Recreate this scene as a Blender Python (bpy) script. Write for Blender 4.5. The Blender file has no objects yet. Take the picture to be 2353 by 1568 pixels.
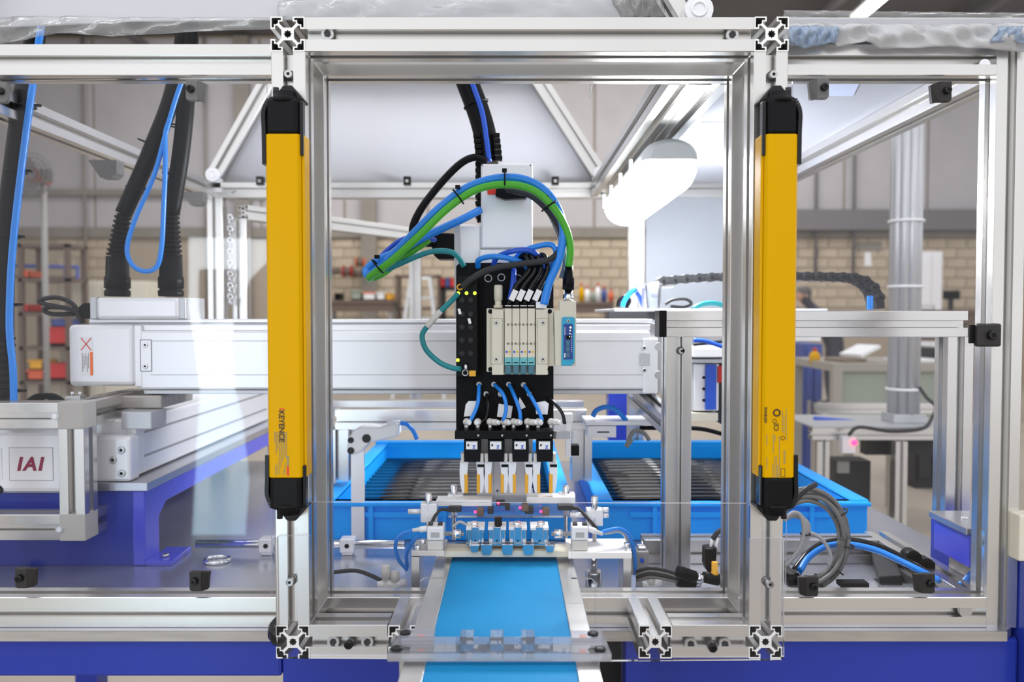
import bpy, bmesh, math, random
from mathutils import Vector as V, Matrix
from mathutils.geometry import tessellate_polygon
random.seed(7)
S = bpy.context.scene
COL = S.collection
# ---------------------------------------------------------------- camera
F = 1900.0; W, H = 2353.0, 1568.0; PITCH = math.radians(1.85); CZ = 1.40
cam = bpy.data.objects.new('camera', bpy.data.cameras.new('camera')); COL.objects.link(cam)
cam.location = (0, 0, CZ); cam.rotation_euler = (math.pi/2 - PITCH, 0, 0)
cam.data.sensor_width = 36.0; cam.data.lens = F/W*36.0
cam.data.clip_start = 0.02; cam.data.clip_end = 100
cam.data.dof.use_dof = True; cam.data.dof.focus_distance = 1.12; cam.data.dof.aperture_fstop = 4.6
S.camera = cam
# ---------------------------------------------------------------- world, light, exposure
wd = bpy.data.worlds.new('world'); S.world = wd; wd.use_nodes = True
wd.node_tree.nodes['Background'].inputs[0].default_value = (0.96, 0.97, 1.0, 1)
wd.node_tree.nodes['Background'].inputs[1].default_value = 1.05
S.view_settings.view_transform = 'Standard'; S.view_settings.look = 'None'
S.view_settings.gamma = 1.0; S.view_settings.exposure = 0.15; S.view_settings.use_curve_mapping = False
def area(name, loc, target, sx, sy, power, col=(1, 1, 1)):
    l = bpy.data.lights.new(name, 'AREA'); l.shape = 'RECTANGLE'; l.size = sx; l.size_y = sy; l.energy = power; l.color = col
    o = bpy.data.objects.new(name, l); COL.objects.link(o); o.location = loc
    o.rotation_euler = (V(target)-V(loc)).to_track_quat('-Z', 'Y').to_euler(); return o
area('hall_light', (-1.6, -1.2, 4.6), (0, 1.2, 1.2), 3.0, 1.2, 22, (1, .98, .95))
area('hall_light', (1.8, -0.8, 4.6), (0, 1.4, 1.2), 3.0, 1.2, 16, (1, .98, .95))
area('hall_light', (0, 8.0, 6.6), (0, 9.5, 0), 9.0, 2.0, 280, (1, .98, .96))
area('hall_light', (0, 13.0, 6.6), (0, 15.5, 0), 14.0, 2.0, 450, (1, .98, .96))
# ---------------------------------------------------------------- helpers
cP, sP = math.cos(PITCH), math.sin(PITCH)
def P(px, py, Y):
    "the point at depth Y that shows at pixel (px, py)"
    u = (H/2-py)/F
    k = Y/(cP+u*sP)
    return V(((px-W/2)/F*k, Y, CZ+(u*cP-sP)*k))
def R(x0, y0, x1, y1, Y):
    mx, my = (x0+x1)/2, (y0+y1)/2
    return P(x0, my, Y).x, P(x1, my, Y).x, P(mx, y1, Y).z, P(mx, y0, Y).z
def px(n, Y): return n*Y/F
def pts(lst, Y=None):
    return [P(q[0], q[1], q[2] if len(q) > 2 else Y) for q in lst]
def smooth_path(p, n=8):
    if len(p) < 3: return [V(q) for q in p]
    out = []; p = [V(q) for q in p]
    e = [p[0]*2-p[1]]+p+[p[-1]*2-p[-2]]
    for i in range(1, len(e)-2):
        a, b, c, d = e[i-1], e[i], e[i+1], e[i+2]
        for k in range(n):
            t = k/n
            out.append(0.5*((2*b)+(c-a)*t+(2*a-5*b+4*c-d)*t*t+(3*b-a-3*c+d)*t**3))
    out.append(p[-1]); return out
ORG = {}
class M:
    def __init__(s): s.v, s.f, s.mi, s.sm = [], [], [], []
    def add(s, vs, fs, m=0, sm=False):
        b = len(s.v); s.v += [V(q) for q in vs]
        for f in fs: s.f.append([b+i for i in f]); s.mi.append(m); s.sm.append(sm)
        return s
    def box(s, a, b, m=0):
        x0, x1 = sorted((a[0], b[0])); y0, y1 = sorted((a[1], b[1])); z0, z1 = sorted((a[2], b[2]))
        vs = [(x, y, z) for z in (z0, z1) for y in (y0, y1) for x in (x0, x1)]
        return s.add(vs, [(0, 2, 3, 1), (4, 5, 7, 6), (0, 1, 5, 4), (2, 6, 7, 3), (0, 4, 6, 2), (1, 3, 7, 5)], m)
    def rbox(s, x0, y0, x1, y1, Y, d, m=0):
        "box whose front face at depth Y fills the pixel rectangle, d deep"
        X0, X1, Z0, Z1 = R(x0, y0, x1, y1, Y); return s.box((X0, Y, Z0), (X1, Y+d, Z1), m)
    def obox(s, p0, p1, w, h, up=(0, 0, 1), m=0):
        p0, p1 = V(p0), V(p1); d = (p1-p0).normalized(); u = V(up); r = d.cross(u).normalized(); u = r.cross(d)
        vs = []
        for p in (p0, p1):
            for a, b in ((-1, -1), (1, -1), (1, 1), (-1, 1)): vs.append(p+r*(a*w/2)+u*(b*h/2))
        return s.add(vs, [(3, 2, 1, 0), (4, 5, 6, 7), (0, 1, 5, 4), (1, 2, 6, 5), (2, 3, 7, 6), (3, 0, 4, 7)], m)
    def cyl(s, p0, p1, r0, r1=None, n=16, m=0, cap=True):
        return s.lathe(p0, p1, [(0, r0), (1, r0 if r1 is None else r1)], n, m, cap)
    def lathe(s, p0, p1, prof, n=16, m=0, cap=True, sm=True):
        p0, p1 = V(p0), V(p1); d = p1-p0; L = d.length; d = d/L
        a = d.orthogonal().normalized(); b = d.cross(a); base = len(s.v)
        for t, r in prof:
            for k in range(n):
                an = 2*math.pi*k/n; s.v.append(p0+d*(L*t)+(a*math.cos(an)+b*math.sin(an))*r)
        for i in range(len(prof)-1):
            for k in range(n):
                k2 = (k+1) % n
                s.f.append([base+i*n+k, base+i*n+k2, base+(i+1)*n+k2, base+(i+1)*n+k]); s.mi.append(m); s.sm.append(sm)
        if cap:
            s.f.append([base+k for k in reversed(range(n))]); s.mi.append(m); s.sm.append(False)
            s.f.append([base+(len(prof)-1)*n+k for k in range(n)]); s.mi.append(m); s.sm.append(False)
        return s
    def tube(s, p, r, n=10, m=0, sub=8, closed=False):
        p = smooth_path(p, sub) if sub else [V(q) for q in p]; k = len(p); base = len(s.v)
        t0 = (p[1]-p[0]).normalized(); a = t0.orthogonal().normalized()
        for i in range(k):
            t = (p[min(i+1, k-1)]-p[max(i-1, 0)])
            t = t.normalized() if t.length > 1e-9 else t0
            a = (a-t*a.dot(t)).normalized(); b = t.cross(a)
            rr = r(i/(k-1)) if callable(r) else r
            for j in range(n):
                an = 2*math.pi*j/n; s.v.append(p[i]+(a*math.cos(an)+b*math.sin(an))*rr)
        for i in range(k-1):
            for j in range(n):
                j2 = (j+1) % n
                s.f.append([base+i*n+j, base+i*n+j2, base+(i+1)*n+j2, base+(i+1)*n+j]); s.mi.append(m); s.sm.append(True)
        s.f.append([base+j for j in reversed(range(n))]); s.mi.append(m); s.sm.append(False)
        s.f.append([base+(k-1)*n+j for j in range(n)]); s.mi.append(m); s.sm.append(False)
        return s
    def ring(s, c, axis, Rr, r, n=20, k=8, m=0, sx=1.0):
        c = V(c); d = V(axis).normalized(); a = d.orthogonal().normalized(); b = d.cross(a); base = len(s.v)
        for i in range(n):
            an = 2*math.pi*i/n; o = (a*math.cos(an)+b*math.sin(an)*sx)
            for j in range(k):
                bn = 2*math.pi*j/k; s.v.append(c+o*(Rr+r*math.cos(bn))+d*(r*math.sin(bn)))
        for i in range(n):
            for j in range(k):
                s.f.append([base+i*k+j, base+((i+1) % n)*k+j, base+((i+1) % n)*k+(j+1) % k, base+i*k+(j+1) % k]); s.mi.append(m); s.sm.append(True)
        return s
    def prism(s, poly, vec, m=0, me=None):
        "polygon (world points) pushed along vec"
        n = len(poly); vec = V(vec); base = len(s.v); poly = [V(q) for q in poly]
        s.v += poly+[q+vec for q in poly]
        for q in (list(range(n)), [n+i for i in reversed(range(n))]):
            s.f.append([base+i for i in q]); s.mi.append(m); s.sm.append(False)
        for i in range(n):
            j = (i+1) % n; s.f.append([base+i, base+n+i, base+n+j, base+j]); s.mi.append(m if me is None else me); s.sm.append(False)
        return s
    def pprism(s, poly, Y, d, m=0, me=None):
        return s.prism([P(a, b, Y) for a, b in poly], (0, d, 0), m, me)
    def section(s, loops, p0, p1, up, m=0, sc=1.0):
        "2d loops (outer first, then holes), millimetres, swept from p0 to p1"
        p0, p1 = V(p0), V(p1); d = (p1-p0).normalized(); r = d.cross(V(up)).normalized(); u = r.cross(d)
        k = 0.001*sc; base = len(s.v); flat = [q for l in loops for q in l]; n = len(flat)
        for p in (p0, p1): s.v += [p+r*(a*k)+u*(b*k) for a, b in flat]
        for t in tessellate_polygon([[V((a, b, 0)) for a, b in l] for l in loops]):
            s.f.append([base+i for i in t]); s.mi.append(m); s.sm.append(False)
            s.f.append([base+n+i for i in reversed(t)]); s.mi.append(m); s.sm.append(False)
        o = 0
        for l in loops:
            for i in range(len(l)):
                a, b = base+o+i, base+o+(i+1) % len(l)
                s.f.append([a, a+n, b+n, b]); s.mi.append(m); s.sm.append(False)
            o += len(l)
        return s
    def sph(s, c, r, n=14, k=8, m=0, sc=(1, 1, 1)):
        c = V(c); base = len(s.v)
        for i in range(k+1):
            th = math.pi*i/k
            for j in range(n):
                ph = 2*math.pi*j/n
                s.v.append(c+V((r*sc[0]*math.sin(th)*math.cos(ph), r*sc[1]*math.sin(th)*math.sin(ph), r*sc[2]*math.cos(th))))
        for i in range(k):
            for j in range(n):
                s.f.append([base+i*n+j, base+i*n+(j+1) % n, base+(i+1)*n+(j+1) % n, base+(i+1)*n+j]); s.mi.append(m); s.sm.append(True)
        return s
    def build(s, name, mats, parent=None, bevel=0, seg=2, **kw):
        if not isinstance(mats, (list, tuple)): mats = [mats]
        o0 = ORG.get(parent.name, V()) if parent else V()
        me = bpy.data.meshes.new(name); me.from_pydata([tuple(q-o0) for q in s.v], [], s.f)
        for m in mats: me.materials.append(MAT[m])
        me.polygons.foreach_set('material_index', s.mi); me.polygons.foreach_set('use_smooth', s.sm)
        bm = bmesh.new(); bm.from_mesh(me); bmesh.ops.recalc_face_normals(bm, faces=bm.faces); bm.to_mesh(me); bm.free()
        o = bpy.data.objects.new(name, me); COL.objects.link(o)
        if parent: o.parent = parent
        ORG[o.name] = o0
        if bevel:
            b = o.modifiers.new('bevel', 'BEVEL'); b.width = bevel; b.segments = seg; b.limit_method = 'ANGLE'; b.angle_limit = math.radians(40)
        for k, q in kw.items(): o[k] = q
        return o
def thing(name, label, cat, loc, group=None, kind=None):
    o = bpy.data.objects.new(name, None); COL.objects.link(o); o.location = loc; o.empty_display_size = .02
    ORG[o.name] = V(loc); o['label'] = label; o['category'] = cat
    if group: o['group'] = group
    if kind: o['kind'] = kind
    return o
def tag(o, label, cat, group=None):
    o['label'] = label; o['category'] = cat
    if group: o['group'] = group
    return o
def struct(o, label=None):
    o['kind'] = 'structure'
    if label: o['label'] = label; o['category'] = 'room'
    return o
def text(name, body, size, origin, xdir, ydir, mat, parent, bold=0.0, shear=0.0, align='LEFT', space=1.0, **kw):
    c = bpy.data.curves.new('t', 'FONT'); c.body = body; c.size = size; c.offset = bold; c.shear = shear; c.align_x = align; c.extrude = 0.0002; c.space_character = space
    t = bpy.data.objects.new('t', c); COL.objects.link(t)
    dg = bpy.context.evaluated_depsgraph_get(); me = bpy.data.meshes.new_from_object(t.evaluated_get(dg))
    bpy.data.objects.remove(t); bpy.data.curves.remove(c)
    x, y = V(xdir).normalized(), V(ydir).normalized(); z = x.cross(y); o0 = ORG.get(parent.name, V())
    for q in me.vertices: q.co = V(origin)-o0+x*q.co.x+y*q.co.y+z*q.co.z
    me.materials.clear(); me.materials.append(MAT[mat])
    o = bpy.data.objects.new(name, me); COL.objects.link(o); o.parent = parent; ORG[o.name] = o0
    for k, q in kw.items(): o[k] = q
    return o
# ---------------------------------------------------------------- materials
MAT = {}
def mat(name, col, rough=.5, metal=0.0, noise=0.0, nscale=40, bump=0.0, emit=0.0, spec=.5, coat=0.0, stretch=None):
    m = bpy.data.materials.new(name); m.use_nodes = True; nt = m.node_tree; b = nt.nodes['Principled BSDF']
    b.inputs['Base Color'].default_value = (*col, 1); b.inputs['Roughness'].default_value = rough; b.inputs['Metallic'].default_value = metal
    b.inputs['Specular IOR Level'].default_value = spec; b.inputs['Coat Weight'].default_value = coat
    if emit: b.inputs['Emission Color'].default_value = (*col, 1); b.inputs['Emission Strength'].default_value = emit
    if noise or bump:
        tc = nt.nodes.new('ShaderNodeTexCoord'); mp = nt.nodes.new('ShaderNodeMapping'); n = nt.nodes.new('ShaderNodeTexNoise')
        nt.links.new(tc.outputs['Object'], mp.inputs[0]); nt.links.new(mp.outputs[0], n.inputs['Vector'])
        if stretch: mp.inputs['Scale'].default_value = stretch
        n.inputs['Scale'].default_value = nscale; n.inputs['Detail'].default_value = 4
        if noise:
            r = nt.nodes.new('ShaderNodeValToRGB'); r.color_ramp.elements[0].position = .3; r.color_ramp.elements[1].position = .7
            r.color_ramp.elements[0].color = (*[c*(1-noise) for c in col], 1); r.color_ramp.elements[1].color = (*[min(1, c*(1+noise)) for c in col], 1)
            nt.links.new(n.outputs['Fac'], r.inputs[0]); nt.links.new(r.outputs[0], b.inputs['Base Color'])
        if bump:
            bp = nt.nodes.new('ShaderNodeBump'); bp.inputs['Strength'].default_value = bump; bp.inputs['Distance'].default_value = .002
            nt.links.new(n.outputs['Fac'], bp.inputs['Height']); nt.links.new(bp.outputs[0], b.inputs['Normal'])
    MAT[name] = m; return m
mat('alu', (.70, .685, .665), .27, .93, .03, 6)
mat('alu_end', (.95, .94, .92), .45, .15)
mat('alu_dark', (.40, .40, .41), .45, .6)
mat('silver', (.82, .82, .845), .33, .30, .02, 9, coat=.1)
mat('silver_grey', (.52, .53, .55), .4, .5)
mat('steel', (.42, .39, .36), .5, .55, .12, 14, stretch=(1, 8, 8))
mat('steel_top', (.50, .51, .57), .26, .8, .10, 10)
mat('chrome', (.80, .80, .82), .13, 1.0)
mat('polished', (.66, .67, .70), .12, 1.0)
mat('bolt', (.55, .55, .55), .3, .9)
mat('black', (.005, .005, .006), .38, spec=.14)
mat('black_gloss', (.006, .006, .007), .14, spec=.35)
mat('black_soft', (.014, .014, .015), .55, spec=.2)
mat('black_plate', (.007, .007, .008), .5, 0, .25, 60, spec=.1)
mat('charcoal', (.03, .03, .034), .5, spec=.3)
mat('grey_plastic', (.30, .29, .28), .5)
mat('corner_grey', (.45, .43, .40), .55)
mat('clamp_dark', (.03, .026, .026), .45, spec=.3)
mat('clamp_grey', (.14, .135, .135), .45)
mat('yellow', (.68, .365, .0008), .22, 0, .01, 5, spec=.06)
mat('print_black', (.06, .035, .015), .6)
mat('print_red', (.75, .03, .01), .5)
mat('print_grey', (.30, .25, .12), .6)
mat('crimson', (.27, .005, .06), .5)
mat('orange', (.95, .16, .02), .5)
mat('blue_paint', (.022, .042, .34), .22, 0, .05, 8, spec=.25, coat=.12)
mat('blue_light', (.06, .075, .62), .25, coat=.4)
mat('tote', (.012, .36, 1.0), .4, 0, .03, 12, spec=.15)
mat('rod_black', (.006, .006, .008), .07, spec=.6, coat=.4)
mat('belt', (.010, .215, .47), .6, 0, .06, 14, spec=.12)
mat('cable_blue', (.014, .235, .80), .28)
mat('cable_deep', (.015, .09, .58), .3)
mat('cable_green', (.07, .42, .02), .33)
mat('cable_teal', (.01, .24, .27), .45)
mat('cable_grey', (.17, .165, .155), .38)
mat('cable_lightgrey', (.42, .42, .42), .4)
mat('cream', (.68, .64, .53), .5)
mat('cream_line', (.16, .145, .12), .6)
mat('teal_plastic', (.14, .46, .50), .45)
mat('teal_dark', (.05, .16, .22), .35)
mat('cyan_plastic', (.02, .36, .58), .35)
mat('navy', (.012, .045, .26), .4)
mat('white', (.82, .82, .83), .45)
mat('white_sheet', (.60, .60, .64), .5, 0, .02, 3, spec=.2)
mat('roof_grey', (.40, .41, .455), .5, 0, .04, 4, spec=.2)
mat('panel_grey', (.26, .275, .305), .5, 0, .02, 3, spec=.2)
mat('white_print', (.55, .62, .80), .6)
mat('paper', (.85, .85, .86), .6)
mat('fitting', (.62, .60, .56), .4)
mat('pad_orange', (.80, .40, .02), .5)
mat('led_green', (.55, 1.0, .03), .5, emit=3.0)
mat('led_yellow', (.9, .95, .35), .5, emit=2.5)
mat('led_red', (1.0, .02, .10), .5, emit=5.0)
mat('lamp_glow', (.95, .98, 1.0), .5, emit=62.0)
mat('hall_lamp_glow', (1, .98, .95), .5, emit=14.0)
mat('door_glow', (.86, .94, 1.0), .5, emit=17.0)
mat('door_glow_blue', (.55, .82, 1.0), .5, emit=12.0)
mat('lamp_body', (.62, .65, .66), .45)
mat('floor', (.44, .39, .33), .45, 0, .10, 1.2)
mat('block', (.50, .415, .315), .85, 0, .14, 3.0)
mat('mortar', (.41, .345, .27), .9)
mat('lintel', (.26, .235, .205), .85, 0, .1, 2)
mat('cladding', (.46, .44, .45), .7, 0, .05, 1.5)
mat('cladding_dark', (.17, .16, .165), .7)
mat('ceiling', (.13, .125, .125), .8, 0, .08, 1)
mat('table_beige', (.34, .315, .27), .6)
mat('wood', (.23, .17, .12), .7)
mat('brown', (.14, .10, .08), .7)
mat('red', (.55, .02, .02), .45)
mat('orange_red', (.72, .13, .05), .5)
mat('green_grey', (.30, .34, .28), .6)
mat('rack_blue', (.05, .08, .30), .5)
mat('skin', (.48, .27, .19), .55)
mat('hair', (.10, .095, .09), .7)
mat('jacket', (.05, .05, .065), .8)
mat('trousers', (.03, .035, .06), .8)
def clear(name, tint, fac=1.0, rough=.02, haze=0.0, bump=0.0, scale=20, white=(.9, .9, .95)):
    m = bpy.data.materials.new(name); m.use_nodes = True; nt = m.node_tree; nt.nodes.clear()
    out = nt.nodes.new('ShaderNodeOutputMaterial'); tr = nt.nodes.new('ShaderNodeBsdfTransparent'); tr.inputs[0].default_value = (*tint, 1)
    gl = nt.nodes.new('ShaderNodeBsdfGlossy'); gl.inputs['Roughness'].default_value = rough
    fr = nt.nodes.new('ShaderNodeFresnel'); fr.inputs['IOR'].default_value = 1.45
    mu = nt.nodes.new('ShaderNodeMath'); mu.operation = 'MULTIPLY'; mu.inputs[1].default_value = fac; nt.links.new(fr.outputs[0], mu.inputs[0])
    mx = nt.nodes.new('ShaderNodeMixShader'); nt.links.new(mu.outputs[0], mx.inputs[0])
    src = tr
    if haze:
        df = nt.nodes.new('ShaderNodeBsdfDiffuse'); df.inputs[0].default_value = (*white, 1)
        tl = nt.nodes.new('ShaderNodeBsdfTranslucent'); tl.inputs[0].default_value = (*white, 1)
        ad = nt.nodes.new('ShaderNodeMixShader'); ad.inputs[0].default_value = .4; nt.links.new(df.outputs[0], ad.inputs[1]); nt.links.new(tl.outputs[0], ad.inputs[2])
        hz = nt.nodes.new('ShaderNodeMixShader'); hz.inputs[0].default_value = haze
        nt.links.new(tr.outputs[0], hz.inputs[1]); nt.links.new(ad.outputs[0], hz.inputs[2]); src = hz
    nt.links.new(src.outputs[0], mx.inputs[1]); nt.links.new(gl.outputs[0], mx.inputs[2]); nt.links.new(mx.outputs[0], out.inputs[0])
    if bump:
        tc = nt.nodes.new('ShaderNodeTexCoord'); n = nt.nodes.new('ShaderNodeTexNoise'); n.inputs['Scale'].default_value = scale; n.inputs['Detail'].default_value = 5
        nt.links.new(tc.outputs['Object'], n.inputs['Vector']); bp = nt.nodes.new('ShaderNodeBump'); bp.inputs['Strength'].default_value = bump; bp.inputs['Distance'].default_value = .02
        nt.links.new(n.outputs['Fac'], bp.inputs['Height']); nt.links.new(bp.outputs[0], gl.inputs['Normal']); nt.links.new(bp.outputs[0], fr.inputs['Normal'])
    MAT[name] = m
clear('clear', (.98, .98, .99), .42)
clear('clear_edge', (.9, .92, .97), 1.2, .1, .45)
clear('clear_thick', (.94, .95, .985), 1.2, .03, .06)
clear('film', (.985, .985, .985), .7, .16, .20, .35, 25, (.86, .86, .86))
clear('film_white', (.95, .95, .97), .8, .2, .86, .4, 35, (.88, .88, .90))
clear('film_blue', (.8, .88, .97), .8, .2, .75, .4, 35, (.62, .74, .92))
clear('cup', (.86, .90, .96), 1.6, .05, .22)
# ---------------------------------------------------------------- extruded aluminium profile, 40 mm
def prof_loops():
    q = [(5.9, 20), (5.9, 14.6), (9.8, 14.6), (9.8, 12.1), (4.9, 7.2)]         # right half of the upper slot
    outer = []
    def rot(p, k):
        for _ in range(k): p = (p[1], -p[0])
        return p
    for k in range(4):
        right = [rot(p, k) for p in q]; left = [rot((-p[0], p[1]), k) for p in q]
        outer += [left[0], left[1], left[2], left[3], left[4], right[4], right[3], right[2], right[1], right[0]]
        outer += [rot((19.2, 20), k), rot((20, 19.2), k)]
    cav = [(18.6, 18.6), (18.6, 7.6), (15.9, 7.6), (15.9, 11.1), (13.0, 11.1), (11.1, 13.0), (11.1, 15.9), (7.6, 15.9), (7.6, 18.6)]
    holes = [[rot(p, k) for p in cav] for k in range(4)]
    star = [((5.0 if i % 2 == 0 else 3.5)*math.cos(math.pi*i/8), (5.0 if i % 2 == 0 else 3.5)*math.sin(math.pi*i/8)) for i in range(16)]
    return [outer]+holes+[star]
PROF = prof_loops()
def beam(name, p0, p1, parent, up=None, m='alu', sc=1.0, **kw):
    d = V(p1)-V(p0)
    if up is None: up = (0, 1, 0) if abs(d.z) > max(abs(d.x), abs(d.y)) else (0, 0, 1)
    b = M(); b.section(PROF, p0, p1, up, 0, sc); return b.build(name, m, parent, **kw)
def hexbolt(c, axis, r, parent, name='bolt', m='bolt', h=None):
    c = V(c); a = V(axis).normalized(); b = M(); h = h or r*.9
    b.lathe(c, c+a*h, [(0, r), (.8, r), (1, r*.8)], 14, 0); b.cyl(c+a*h*.55, c+a*(h*1.01), r*.5, None, 6, 1)
    return b.build(name, [m, 'black'], parent)
# ================================================================ the hall
WY = 17.0
b = M(); b.box((-14, -8, -.05), (14, WY+.3, 0)); struct(b.build('floor', 'floor'), 'beige factory hall floor')
b = M(); b.box((-14, 5.0, 7.05), (14, WY+.3, 7.15)); ceil = struct(b.build('ceiling', 'ceiling'), 'dark grey ceiling of the factory hall')
for i, y in enumerate((6.2, 7.8, 9.6, 11.6, 13.8)):
    b = M(); b.box((-14, y, 6.86), (14, y+.16, 7.05)); b.build('purlin', 'cladding_dark', ceil)
for x in (-7.5, -3.5, .8, 3.2, 5.6, 8.4):
    b = M(); b.box((x, 5.0, 6.78), (x+.14, WY, 6.90)); b.build('rafter', 'cladding_dark', ceil)
zl0, zl1 = P(1000, 547, WY).z, P(1000, 524, WY).z
b = M(); b.box((-14, WY, 0), (14, WY+.3, 7.1)); wall = struct(b.build('wall_back', 'mortar'), 'far wall of blocks below and grey cladding above')
b = M(); b.box((-14, WY-.10, zl0), (14, WY, zl1)); b.build('lintel', 'lintel', wall)
# grey cladding panels over the blocks, each a piece
pm = None
for i in range(16):
    x = -13.6+i*1.7
    if pm is None:
        b = M(); b.box((0, WY-.05, zl1), (1.66, WY, 7.0)); o = b.build('cladding_panel', 'cladding', wall, bevel=.02); pm = o
    else:
        o = pm.copy(); COL.objects.link(o)
    o.location = (x, 0, 0)
for x in (-5.6, -3.05, 5.3):
    b = M(); b.box((x, WY-.22, 0), (x+.30, WY-.1, 7.0)); b.build('pillar', 'lintel', wall)
# concrete blocks where the picture shows them
bw, bh = .405, .203
blk = M(); blk.box((0, WY-.025, 0), (bw-.016, WY, bh-.016)); proto = None; nb = 0
def blocks(x0, x1, r0, r1):
    global proto, nb
    for r in range(r0, r1):
        z = zl0-(r+1)*bh; off = (r % 2)*bw/2; k = math.floor(x0/bw)
        while k*bw+off < x1:
            if k*bw+off >= x0-bw:
                if proto is None: proto = blk.build('concrete_block', 'block', wall, bevel=.012, seg=1); o = proto
                else: o = proto.copy(); COL.objects.link(o)
                o.location = (k*bw+off, random.uniform(-.006, .004), z); nb += 1
            k += 1
blocks(P(755, 600, WY).x, P(1445, 600, WY).x, 0, 8)
blocks(P(1835, 600, WY).x, P(2275, 600, WY).x, 0, 7)
blocks(P(150, 600, WY).x, P(250, 600, WY).x, 0, 7)
q = M(); q.box((P(1800, 500, WY).x, WY-.35, P(1800, 532, WY).z), (14, WY-.12, P(1800, 486, WY).z)); q.build('steel_beam', 'cladding_dark', wall)
for x in (1869, 1955):
    q = M(); q.cyl((P(x, 500, WY).x, WY-.16, P(x, 640, WY).z), (P(x, 500, WY).x, WY-.16, 7.0), .035, None, 8); q.build('wall_pipe', 'cladding_dark', wall)
for x in (205, 480):
    q = M(); q.cyl((P(x, 500, WY).x, WY-.16, 1.0), (P(x, 500, WY).x, WY-.16, 7.0), .03, None, 8); q.build('wall_pipe', 'lintel', wall)
q = M(); q.box((-14, WY-.2, P(300, 452, WY).z), (P(700, 440, WY).x, WY-.12, P(300, 438, WY).z)); q.build('wall_conduit', 'lintel', wall)
q = M(); q.prism([P(*k, WY-.04) for k in ((1987, 580), (2000, 580), (2004, 612), (1987, 612))], (0, .012, 0)); q.build('paper_notice', 'paper', wall)
q = M(); q.prism([P(*k, WY-.04) for k in ((1968, 556), (2026, 556), (2026, 576), (1968, 576))], (0, .012, 0)); q.build('wall_vent', 'lintel', wall)
# side wall at the left of the hall
b = M(); b.box((-14.2, 5, 0), (-14, WY+.3, 7.1)); struct(b.build('wall_left', 'cladding'), 'grey side wall of the factory hall')
# glowing panels added behind the camera, shaped for the reflection in the left panel
d0 = thing('door_glow_panels', 'unseen glowing panels standing in for a bright doorway behind the camera', 'doorway', (-1.8, -3.05, 0)); d0['kind'] = 'structure'; d0.name = 'door_1'; ORG['door_1'] = V((-1.8, -3.05, 0))
def mir(px_, py_):                                   # where a mirrored point really is, at the door plane
    q = P(px_, py_, 2*1.075+3.05); return V((q.x, -3.05, q.z))
b = M(); b.add([mir(*q) for q in ((432, 545), (612, 550), (612, 602), (575, 640), (548, 690), (548, 618), (455, 618), (455, 712), (432, 712))], [tuple(range(9))]); b.build('upper_glow', 'door_glow', d0)
b = M(); b.add([mir(*q) for q in ((432, 712), (455, 712), (462, 745), (537, 735), (530, 800), (540, 900), (458, 900), (448, 800))], [tuple(range(8))]); b.build('middle_glow', 'door_glow', d0)
b = M(); b.add([mir(*q) for q in ((458, 900), (540, 900), (556, 960), (565, 1040), (572, 1100), (562, 1232), (440, 1232), (452, 1000))], [tuple(range(8))]); b.build('lower_glow', 'door_glow_blue', d0)
# hall lamps under the ceiling
def hall_lamp(c, lab):
    t = thing('ceiling_lamp', lab, 'ceiling lamp', (c.x, c.y, c.z), 'linear lamps under the hall ceiling')
    q = M(); q.box((c.x-.14, c.y-.7, c.z), (c.x+.14, c.y+.7, c.z+.05)); q.build('housing', 'white', t, bevel=.01)
    q = M(); q.box((c.x-.11, c.y-.68, c.z-.035), (c.x+.11, c.y+.68, c.z)); q.build('diffuser', 'hall_lamp_glow', t, bevel=.01)
    for s in (-.5, .5):
        q = M(); q.cyl((c.x, c.y+s, c.z+.05), (c.x, c.y+s, 7.05), .008, None, 6); q.build('hanger', 'steel', t)
hall_lamp(P(2010, 5, 14.0), 'bright linear ceiling lamp above the film-wrapped roof at right')
# ---- things standing far back in the hall
def bench(x0, x1, ytop, Y, lab, cm='wood', leg='grey_plastic'):
    X0, X1 = P(x0, ytop, Y).x, P(x1, ytop, Y).x; Z = P(x0, ytop, Y).z
    t = thing('workbench', lab, 'workbench', ((X0+X1)/2, Y, 0))
    q = M(); q.box((X0, Y, Z-.06), (X1, Y+.7, Z)); q.build('bench_top', cm, t, bevel=.008)
    for x in (X0+.05, X1-.11):
        for y in (Y+.04, Y+.6):
            q = M(); q.box((x, y, 0), (x+.06, y+.06, Z-.06)); q.build('leg', leg, t)
    q = M(); q.box((X0+.05, Y+.05, Z-.42), (X1-.05, Y+.65, Z-.38)); q.build('lower_shelf', cm, t)
    q = M(); q.box((X0+.02, Y+.02, Z-.20), (X1-.02, Y+.05, Z-.06)); q.build('apron', 'brown', t)
    return Z
bz = bench(740, 905, 690, 14.5, 'brown workbench with small boxes against the block wall', 'brown')
bz2 = bench(1310, 1412, 694, 14.5, 'dark workbench with bottles right of the green cable', 'brown')
def crate(x0, y0, x1, y1, Y, cm, lab, d=.3, name='storage_bin', cat='bin', grp=None, lid=None):
    X0, X1, Z0, Z1 = R(x0, y0, x1, y1, Y)
    t = thing(name, lab, cat, ((X0+X1)/2, Y, Z0), grp)
    w = .06*(X1-X0)
    q = M(); q.box((X0, Y, Z0), (X1, Y+d, Z0+.15*(Z1-Z0))); q.box((X0, Y, Z0), (X1, Y+.02, Z1)); q.box((X0, Y+d-.02, Z0), (X1, Y+d, Z1))
    q.box((X0, Y, Z0), (X0+w, Y+d, Z1)); q.box((X1-w, Y, Z0), (X1, Y+d, Z1)); q.build('body', cm, t)
    q = M(); q.box((X0-.01, Y-.015, Z1-.12*(Z1-Z0)), (X1+.01, Y+.0, Z1)); q.build('rim', lid or cm, t)
    return t
zy = 690
crate(768, 674, 783, zy, 14.7, 'black', 'small black box at the left end of the brown workbench')
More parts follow.
